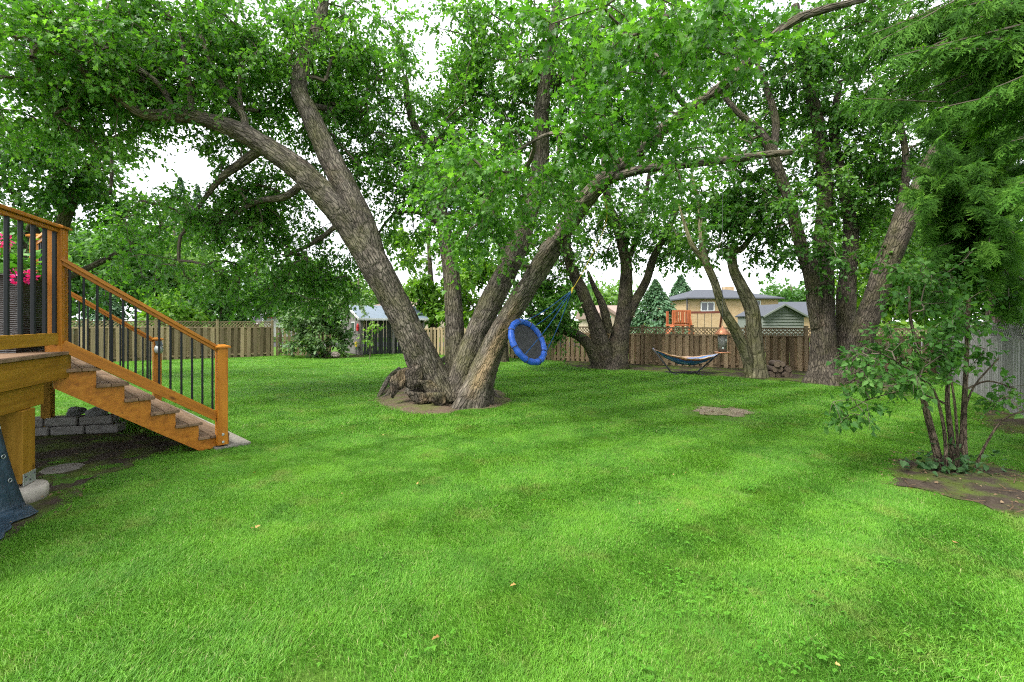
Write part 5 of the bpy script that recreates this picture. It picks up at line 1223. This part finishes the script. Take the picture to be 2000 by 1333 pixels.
# ================================================================== LILAC IN THE FOREGROUND
LI = empty('lilac_bush', (4.85, 5.2, 0), 'leggy many-stemmed lilac bush in the bare soil on the right', 'bush')
rng = np.random.default_rng(51); sl_ = []
LS = [[(1838, 925, 5.15, 15), (1826, 870, 5.15, 15), (1808, 800, 5.2, 13), (1796, 740, 5.25, 9), (1790, 680, 5.3, 7), (1778, 620, 5.35, 5), (1775, 560, 5.4, 4)],
      [(1860, 925, 5.2, 12), (1858, 860, 5.2, 11), (1850, 790, 5.25, 9), (1852, 740, 5.3, 8), (1862, 690, 5.35, 5)],
      [(1885, 930, 5.25, 15), (1882, 860, 5.3, 12), (1884, 780, 5.35, 9), (1888, 700, 5.4, 8), (1890, 640, 5.45, 7), (1892, 585, 5.5, 7)],
      [(1848, 930, 5.05, 9), (1846, 860, 5.05, 7), (1836, 800, 5.05, 6), (1822, 760, 5.05, 5), (1800, 740, 5.0, 4), (1740, 700, 4.9, 3), (1690, 680, 4.85, 2)],
      [(1900, 930, 5.2, 7), (1925, 870, 5.1, 5), (1960, 820, 5.0, 4), (2010, 800, 4.9, 3)],
      [(1870, 920, 5.3, 7), (1880, 830, 5.5, 5), (1900, 760, 5.7, 4), (1950, 700, 5.8, 3)],
      [(1850, 790, 5.25, 5), (1800, 770, 5.2, 4), (1760, 765, 5.1, 3), (1700, 780, 5.0, 2), (1660, 800, 4.95, 2)],
      [(1888, 760, 5.35, 4), (1930, 745, 5.3, 4), (1985, 760, 5.2, 3)],
      [(1868, 930, 5.1, 9), (1870, 870, 5.0, 6), (1866, 800, 4.95, 5), (1858, 740, 4.95, 4)]]
for i, c_ in enumerate(LS): sl_.append(stem(LI, c_, 'stem', M['lilac_bark'], 12, .04, .2, .006, None, 110 + i, None, .44))
cl = sample_clusters([(1690, 690, 5.0, 60, 40, .3, 9), (1745, 655, 5.1, 55, 40, .3, 8), (1800, 590, 5.4, 80, 70, .4, 14), (1870, 570, 5.6, 80, 60, .4, 12), (1845, 690, 5.1, 60, 45, .3, 8), (1665, 795, 4.95, 35, 35, .2, 6), (1765, 755, 5.05, 60, 35, .25, 9), (1985, 760, 5.1, 40, 40, .25, 4), (1930, 690, 5.4, 50, 40, .3, 4), (1890, 630, 5.4, 50, 50, .3, 8), (1720, 730, 4.95, 60, 40, .25, 7), (1950, 780, 5.1, 40, 30, .25, 2), (1780, 850, 5.1, 50, 25, .2, 5), (1790, 530, 5.6, 70, 50, .4, 12), (1870, 510, 5.8, 60, 40, .4, 8), (1820, 640, 5.2, 60, 50, .3, 8), (1800, 700, 5.1, 50, 40, .25, 6)], rng)
grow(LI, sl_, cl, rng, M['lilac'], M['twig'], 7, 4, .22, .062, 99, .35, ('heart', 'heart'), .003, rmax=.012)
iv = rng.normal(size=(170, 2)); n = 170
pv = np.column_stack([4.86 + iv[:, 0] * .2, 5.12 + iv[:, 1] * .1, np.abs(rng.normal(size=n)) * .11 + .03])
tag(leaf_object('low_leaves', [leaves(pv, randdir(n, rng), randdir(n, rng) * .5 + np.array([0, -.3, 1]), rng.uniform(.05, .08, n), rng.random(n), 'heart')], M['ivy'], LI), kind='stuff')

# ================================================================== CEDARS
def frond(seed):
    """one flat cedar spray, about 1 long: an uneven fan of narrow tapering branchlets"""
    V = []; Fc = []; r = random.Random(seed)
    def strip(p, q, w0, w1):
        d = q - p; d = d / np.linalg.norm(d); n_ = np.array([-d[1], d[0]]); k = len(V)
        V.extend([p - n_ * w0, p + n_ * w0, q + n_ * w1, q - n_ * w1]); Fc.append((k, k + 1, k + 2, k + 3))
    bend = r.uniform(-.15, .15); ax = lambda y: np.array([bend * y * y, y])
    strip(ax(0), ax(.5), .014, .012); strip(ax(.5), ax(1.0), .014, .005)
    for i in range(8):
        for s_ in (-1, 1):
            if r.random() < .16: continue
            y = .08 + i * .108 + r.uniform(-.03, .03); ln = .5 * (1 - y * .72) * r.uniform(.45, 1.25); th = r.uniform(.55, .95)
            b = ax(y); e = b + np.array([s_ * ln * math.sin(th), ln * math.cos(th)]); strip(b, e, .019, .01)
            for j in range(3):
                t = .28 + j * .26 + r.uniform(-.06, .06); q = b + (e - b) * t; l2 = ln * .3 * r.uniform(.6, 1.2); t2 = th + r.choice((-.75, .6))
                strip(q, q + np.array([s_ * l2 * math.sin(t2), l2 * math.cos(t2)]), .018, .009)
    V = np.array(V); V = np.column_stack([V, -.22 * V[:, 1] ** 2 - .35 * np.abs(V[:, 0]) ** 1.5 + np.array([r.uniform(-.02, .02) for _ in V])]); return V, np.array(Fc)
FR = [frond(k) for k in range(5)]
def cedar(name, label, base, hgt, branches, trunk_r, seed, fsize=.26, spacing=.085, lean=(0, 0)):
    rng = np.random.default_rng(seed); root = empty(name, base, label, 'tree'); b = np.array(base, float)
    s = spline([b, b + [lean[0] * .3, lean[1] * .3, hgt * .4], b + [lean[0], lean[1], hgt]], .15)
    Tubes().add(s, np.linspace(trunk_r, trunk_r * .4, len(s)), 18, .1, .012, (.3, .4, 4), True, seed).build('trunk', M['cedar_bark'], root)
    tb = Tubes(); pos, X, Yv, Z, sz, ti = [], [], [], [], [], []
    for (p0, p1, sag) in branches:
        p0 = np.asarray(p0); p1 = np.asarray(p1); Lb = np.linalg.norm(p1 - p0); m_ = (p0 + p1) / 2 + np.array([0, 0, sag]) + rng.normal(size=3) * .08
        c = spline([p0, m_, p1], .08); tb.add(c, np.linspace(.006 + .006 * Lb, .003, len(c)), 5, cap=False)
        T = np.gradient(c, axis=0); T /= np.linalg.norm(T, axis=1)[:, None]; bt = rng.normal() * .15
        for i in range(int(len(c) * .3), len(c)):
            for s_ in (-1, 1):
                if rng.random() > .085 / spacing: continue
                side = unit(np.cross(T[i], [0, 0, 1.0])) * s_; f = i / len(c)
                y = unit(T[i] * rng.uniform(.5, 1.1) + side * rng.uniform(.3, .9) * (1.15 - f) + np.array([0, 0, -rng.uniform(.15, .65)])); z = unit(np.array([0, 0, 1.0]) + rng.normal(size=3) * .55 + T[i] * .3)
                x = unit(np.cross(y, z)); z = np.cross(x, y); pos.append(c[i]); X.append(x); Yv.append(y); Z.append(z); sz.append(fsize * rng.uniform(.55, 1.25)); ti.append(np.clip(.42 + bt + rng.normal() * .26, 0, 1))
    tag(tb.build('branches', M['twig'], root, False), kind='stuff')
    pos, X, Yv, Z, sz, ti = map(np.array, (pos, X, Yv, Z, sz, ti)); kind_ = rng.integers(0, len(FR), len(pos)); VV, LL, TT, n0 = [], [], [], 0
    for q, (FV, FF) in enumerate(FR):
        m_ = kind_ == q; n = m_.sum(); k = len(FV)
        V = pos[m_, None] + sz[m_, None, None] * (X[m_, None] * FV[None, :, 0:1] + Yv[m_, None] * FV[None, :, 1:2] + Z[m_, None] * FV[None, :, 2:3])
        VV.append(V.reshape(-1, 3)); LL.append((np.arange(n)[:, None] * k + FF.reshape(-1)[None]).reshape(-1) + n0); n0 += n * k
        tf = np.clip(np.repeat(ti[m_], len(FF)) + rng.normal(size=n * len(FF)) * .1, 0, 1); TT.append(tf)
    TT = np.concatenate(TT); me = mesh_np('crown', np.vstack(VV), np.concatenate(LL), np.full(len(TT), 4), False, {'tint': TT})
    tag(link('crown', me, M['cedar'], root), kind='stuff')
rng = np.random.default_rng(61)
def brset(base, hgts, tgt):
    out = []
    for (u, v, Y, ru, rv, rY, n) in tgt:
        for _ in range(n):
            p1 = P(u + rng.uniform(-1, 1) * ru, v + rng.uniform(-1, 1) * rv, Y + rng.uniform(-1, 1) * rY); p0 = np.array([base[0], base[1], max(.6, p1[2] + rng.uniform(.0, .9))])
            out.append((p0, p1, rng.uniform(.0, .25)))
    return out
b1 = (10.6, 10.1, 0.0)
cedar('cedar_tree', 'cedar with drooping flat sprays standing behind the grey fence', b1, 9, brset(b1, None, [(1900, 430, 6.0, 90, 110, .7, 42), (1850, 330, 6.2, 90, 110, .8, 34), (1960, 540, 5.8, 50, 70, .6, 12), (1840, 470, 6.4, 50, 60, .5, 9), (1960, 300, 6, 80, 150, .8, 20), (1880, 130, 6.5, 110, 120, .8, 24)]), .17, 62, .27, .09)
b2 = (6.3, 3.9, 0.0)
cedar('cedar_tree', 'nearer cedar whose sprays hang into the top right corner', b2, 8, brset(b2, None, [(1800, 130, 4.0, 120, 90, .4, 18), (1900, 60, 4.0, 100, 60, .5, 14), (1950, 230, 3.9, 60, 60, .4, 8), (1740, 60, 4.2, 70, 60, .4, 8), (1990, 370, 3.6, 20, 30, .2, 2)]), .15, 63, .25, .085)

# ================================================================== SAUCER SWING
sc = P(1031, 668, 8.3); nrm = unit((.66, -.60, .45)); ux = unit(np.cross(nrm, (0, 0, 1))); uy = np.cross(nrm, ux); R = .40
def ringp(a, r=R, h=0): return sc + ux * math.cos(a) * r + uy * math.sin(a) * r + nrm * h
SW = empty('saucer_swing', sc - np.array([0, 0, .45]), 'round blue saucer swing with black mat hanging tilted from the maple', 'swing')
angs = np.linspace(0, 2 * math.pi, 73)
Tubes().add([ringp(a) for a in angs], .058 + .004 * np.sin(angs * 16), 14, cap=False).build('ring', M['blue'], SW)
prism('mat', [ringp(a, R - .03) for a in angs[:-1:2]], -nrm * .012, M['mat_black'], SW)
for k in range(8):
    a = k * math.pi / 4 + .2; q = [ringp(a) + .062 * (math.cos(b) * unit(ringp(a) - sc) + math.sin(b) * nrm) for b in np.linspace(0, 2 * math.pi, 13)]
    rope('strap', q, .008, M['mat_black'], SW)
for a in (3.55, 4.15):
    q = ringp(a, R + .02, .045); o = box('badge', q, (.1, .05, .006), M['mat_black'], SW, -ux * math.sin(a) + uy * math.cos(a), nrm)
    box('badge_mark', q + nrm * .005, (.03, .02, .006), M['white'], o, -ux * math.sin(a) + uy * math.cos(a), nrm)
J = P(1117, 568, 8.3)
for a in (.75, 2.3, 3.9, 5.45): 
    e = ringp(a, R, .05); rope('rope', [e, (e * .5 + J * .5) + np.array([0, 0, -.06]), J], .0085, M['blue_rope'], SW)
rope('hanging_rope', [J, P(1150, 510, 8.3), P(1185, 428, 8.1), P(1172, 358, 7.9)], .006, M['yellow'], SW)
kn = rope('knot', [J + [-.015, 0, -.05], J + [.02, 0, .06]], .018, M['yellow'], SW)

# ================================================================== HAMMOCK
HM = empty('hammock', (5.3, 14.4, 0), 'striped blue and orange hammock slung on a dark steel stand', 'hammock')
lf, rf = G(1306, 729), G(1367, 733); yb = (lf[1] + rf[1]) / 2; lf[1] = rf[1] = yb
lt, rt = P(1275, 681, yb), P(1407, 689, yb)
bar('base_bar', lf + [0, 0, .04], rf + [0, 0, .04], .05, .05, M['steel_dk'], HM)
for f_, t_ in ((lf, lt), (rf, rt)):
    rope('arm', [f_ + [0, 0, .04], t_], .026, M['steel_dk'], HM, 8)
    bar('foot', f_ + [0, -.55, .022], f_ + [0, .55, .022], .045, .04, M['steel_dk'], HM)
    rope('hook', [t_, t_ + [.0, 0, -.09]], .012, M['galv'], HM)
n, m_ = 40, 13; V = []; Fc = []; stv = []
for i in range(n):
    t = i / (n - 1); q = lt * (1 - t) + rt * t; wd = .03 + .42 * math.sin(math.pi * min(1, max(0, (t - .04) / .92))) ** .75; sag = .46 * math.sin(math.pi * t) ** .9
    for j in range(m_):
        s_ = j / (m_ - 1) * 2 - 1; V.append((q[0] + (0), q[1] + s_ * wd, q[2] - sag + .24 * (abs(s_) ** 1.7) * math.sin(math.pi * t) + .01 * math.sin(t * 30 + s_ * 9))); stv.append(j / (m_ - 1))
for i in range(n - 1):
    for j in range(m_ - 1): Fc.append((i * m_ + j, i * m_ + j + 1, (i + 1) * m_ + j + 1, (i + 1) * m_ + j))
me = mesh('cloth', V, Fc, True); at = me.attributes.new('stripe', 'FLOAT', 'POINT'); at.data.foreach_set('value', np.array(stv, np.float32))
o = link('cloth', me, M['hammock'], HM); md = o.modifiers.new('thick', 'SOLIDIFY'); md.thickness = .008

# ================================================================== BIRD FEEDER
fc = P(1411, 690, 7.1); BF = empty('bird_feeder', fc, 'tube bird feeder with copper cone roof hanging on a long wire', 'bird feeder')
lathe('tray', [(.0, 0), (.115, .0), (.12, .018), (.112, .02), (.0, .012)], fc, M['copper'], BF)
lathe('seed_tube', [(.062, .012), (.064, .3), (.0, .31)], fc, M['seed'], BF)
lathe('roof', [(.115, .285), (.118, .295), (.05, .37), (.018, .39), (.012, .42), (.0, .425)], fc, M['copper'], BF)
for k, (a, z) in enumerate(((4.4, .08), (5.2, .2))):
    q = fc + np.array([math.cos(a) * .066, math.sin(a) * .066, z]); box('feeding_port', q, (.03, .014, .03), M['galv'], BF, (-math.sin(a), math.cos(a), 0), (0, 0, 1), .006)
rope('wire', [fc + [0, 0, .42], P(1411, 313, 7.1)], .0022, M['steel_dk'], BF)

# ================================================================== FIREWOOD
def log(c, r, ln, ang, label, seed):
    root = empty('firewood_log', c, label, 'log', 'firewood logs'); d = np.array([math.cos(ang), math.sin(ang), .0]); c = np.asarray(c)
    pts = np.array([c - d * ln / 2 + d * ln * t for t in (0, .25, .5, .75, 1)])
    Tubes().add(pts, [r, r * 1.04, r * .98, r * 1.03, r], 14, .12, .0, None, False, seed).build('bark', M['logbark'], root)
    for e, s_ in ((pts[0] - d * .001, 1), (pts[-1] + d * .001, -1)):
        x = np.array([-d[1], d[0], 0]); V = [e + r * .97 * (x * math.cos(a) + np.array([0, 0, 1]) * math.sin(a)) for a in np.linspace(0, 6.283, 14, endpoint=False)]
        prism('cut_end', V, d * s_ * .004, M['logend'], root)
rl = random.Random(5)
rows = [(0, [1500, 1512, 1524, 1536]), (1, [1506, 1518, 1530]), (2, [1511, 1524])]
b0 = G(1520, 737); names_ = {0: 'bottom', 1: 'middle', 2: 'top'}
for r_, us in rows:
    for i, u in enumerate(us):
        x = (u - 1000) / F * b0[1]; lab = f'rough firewood log, {["first", "second", "third", "fourth"][i]} from left in the {names_[r_]} row of the pile'
        log((x, b0[1] + rl.uniform(-.05, .05), .095 + r_ * .155), .088 + rl.uniform(-.006, .006), .42, math.radians(90 + rl.uniform(-12, 12)), lab, 130 + i + r_ * 5)
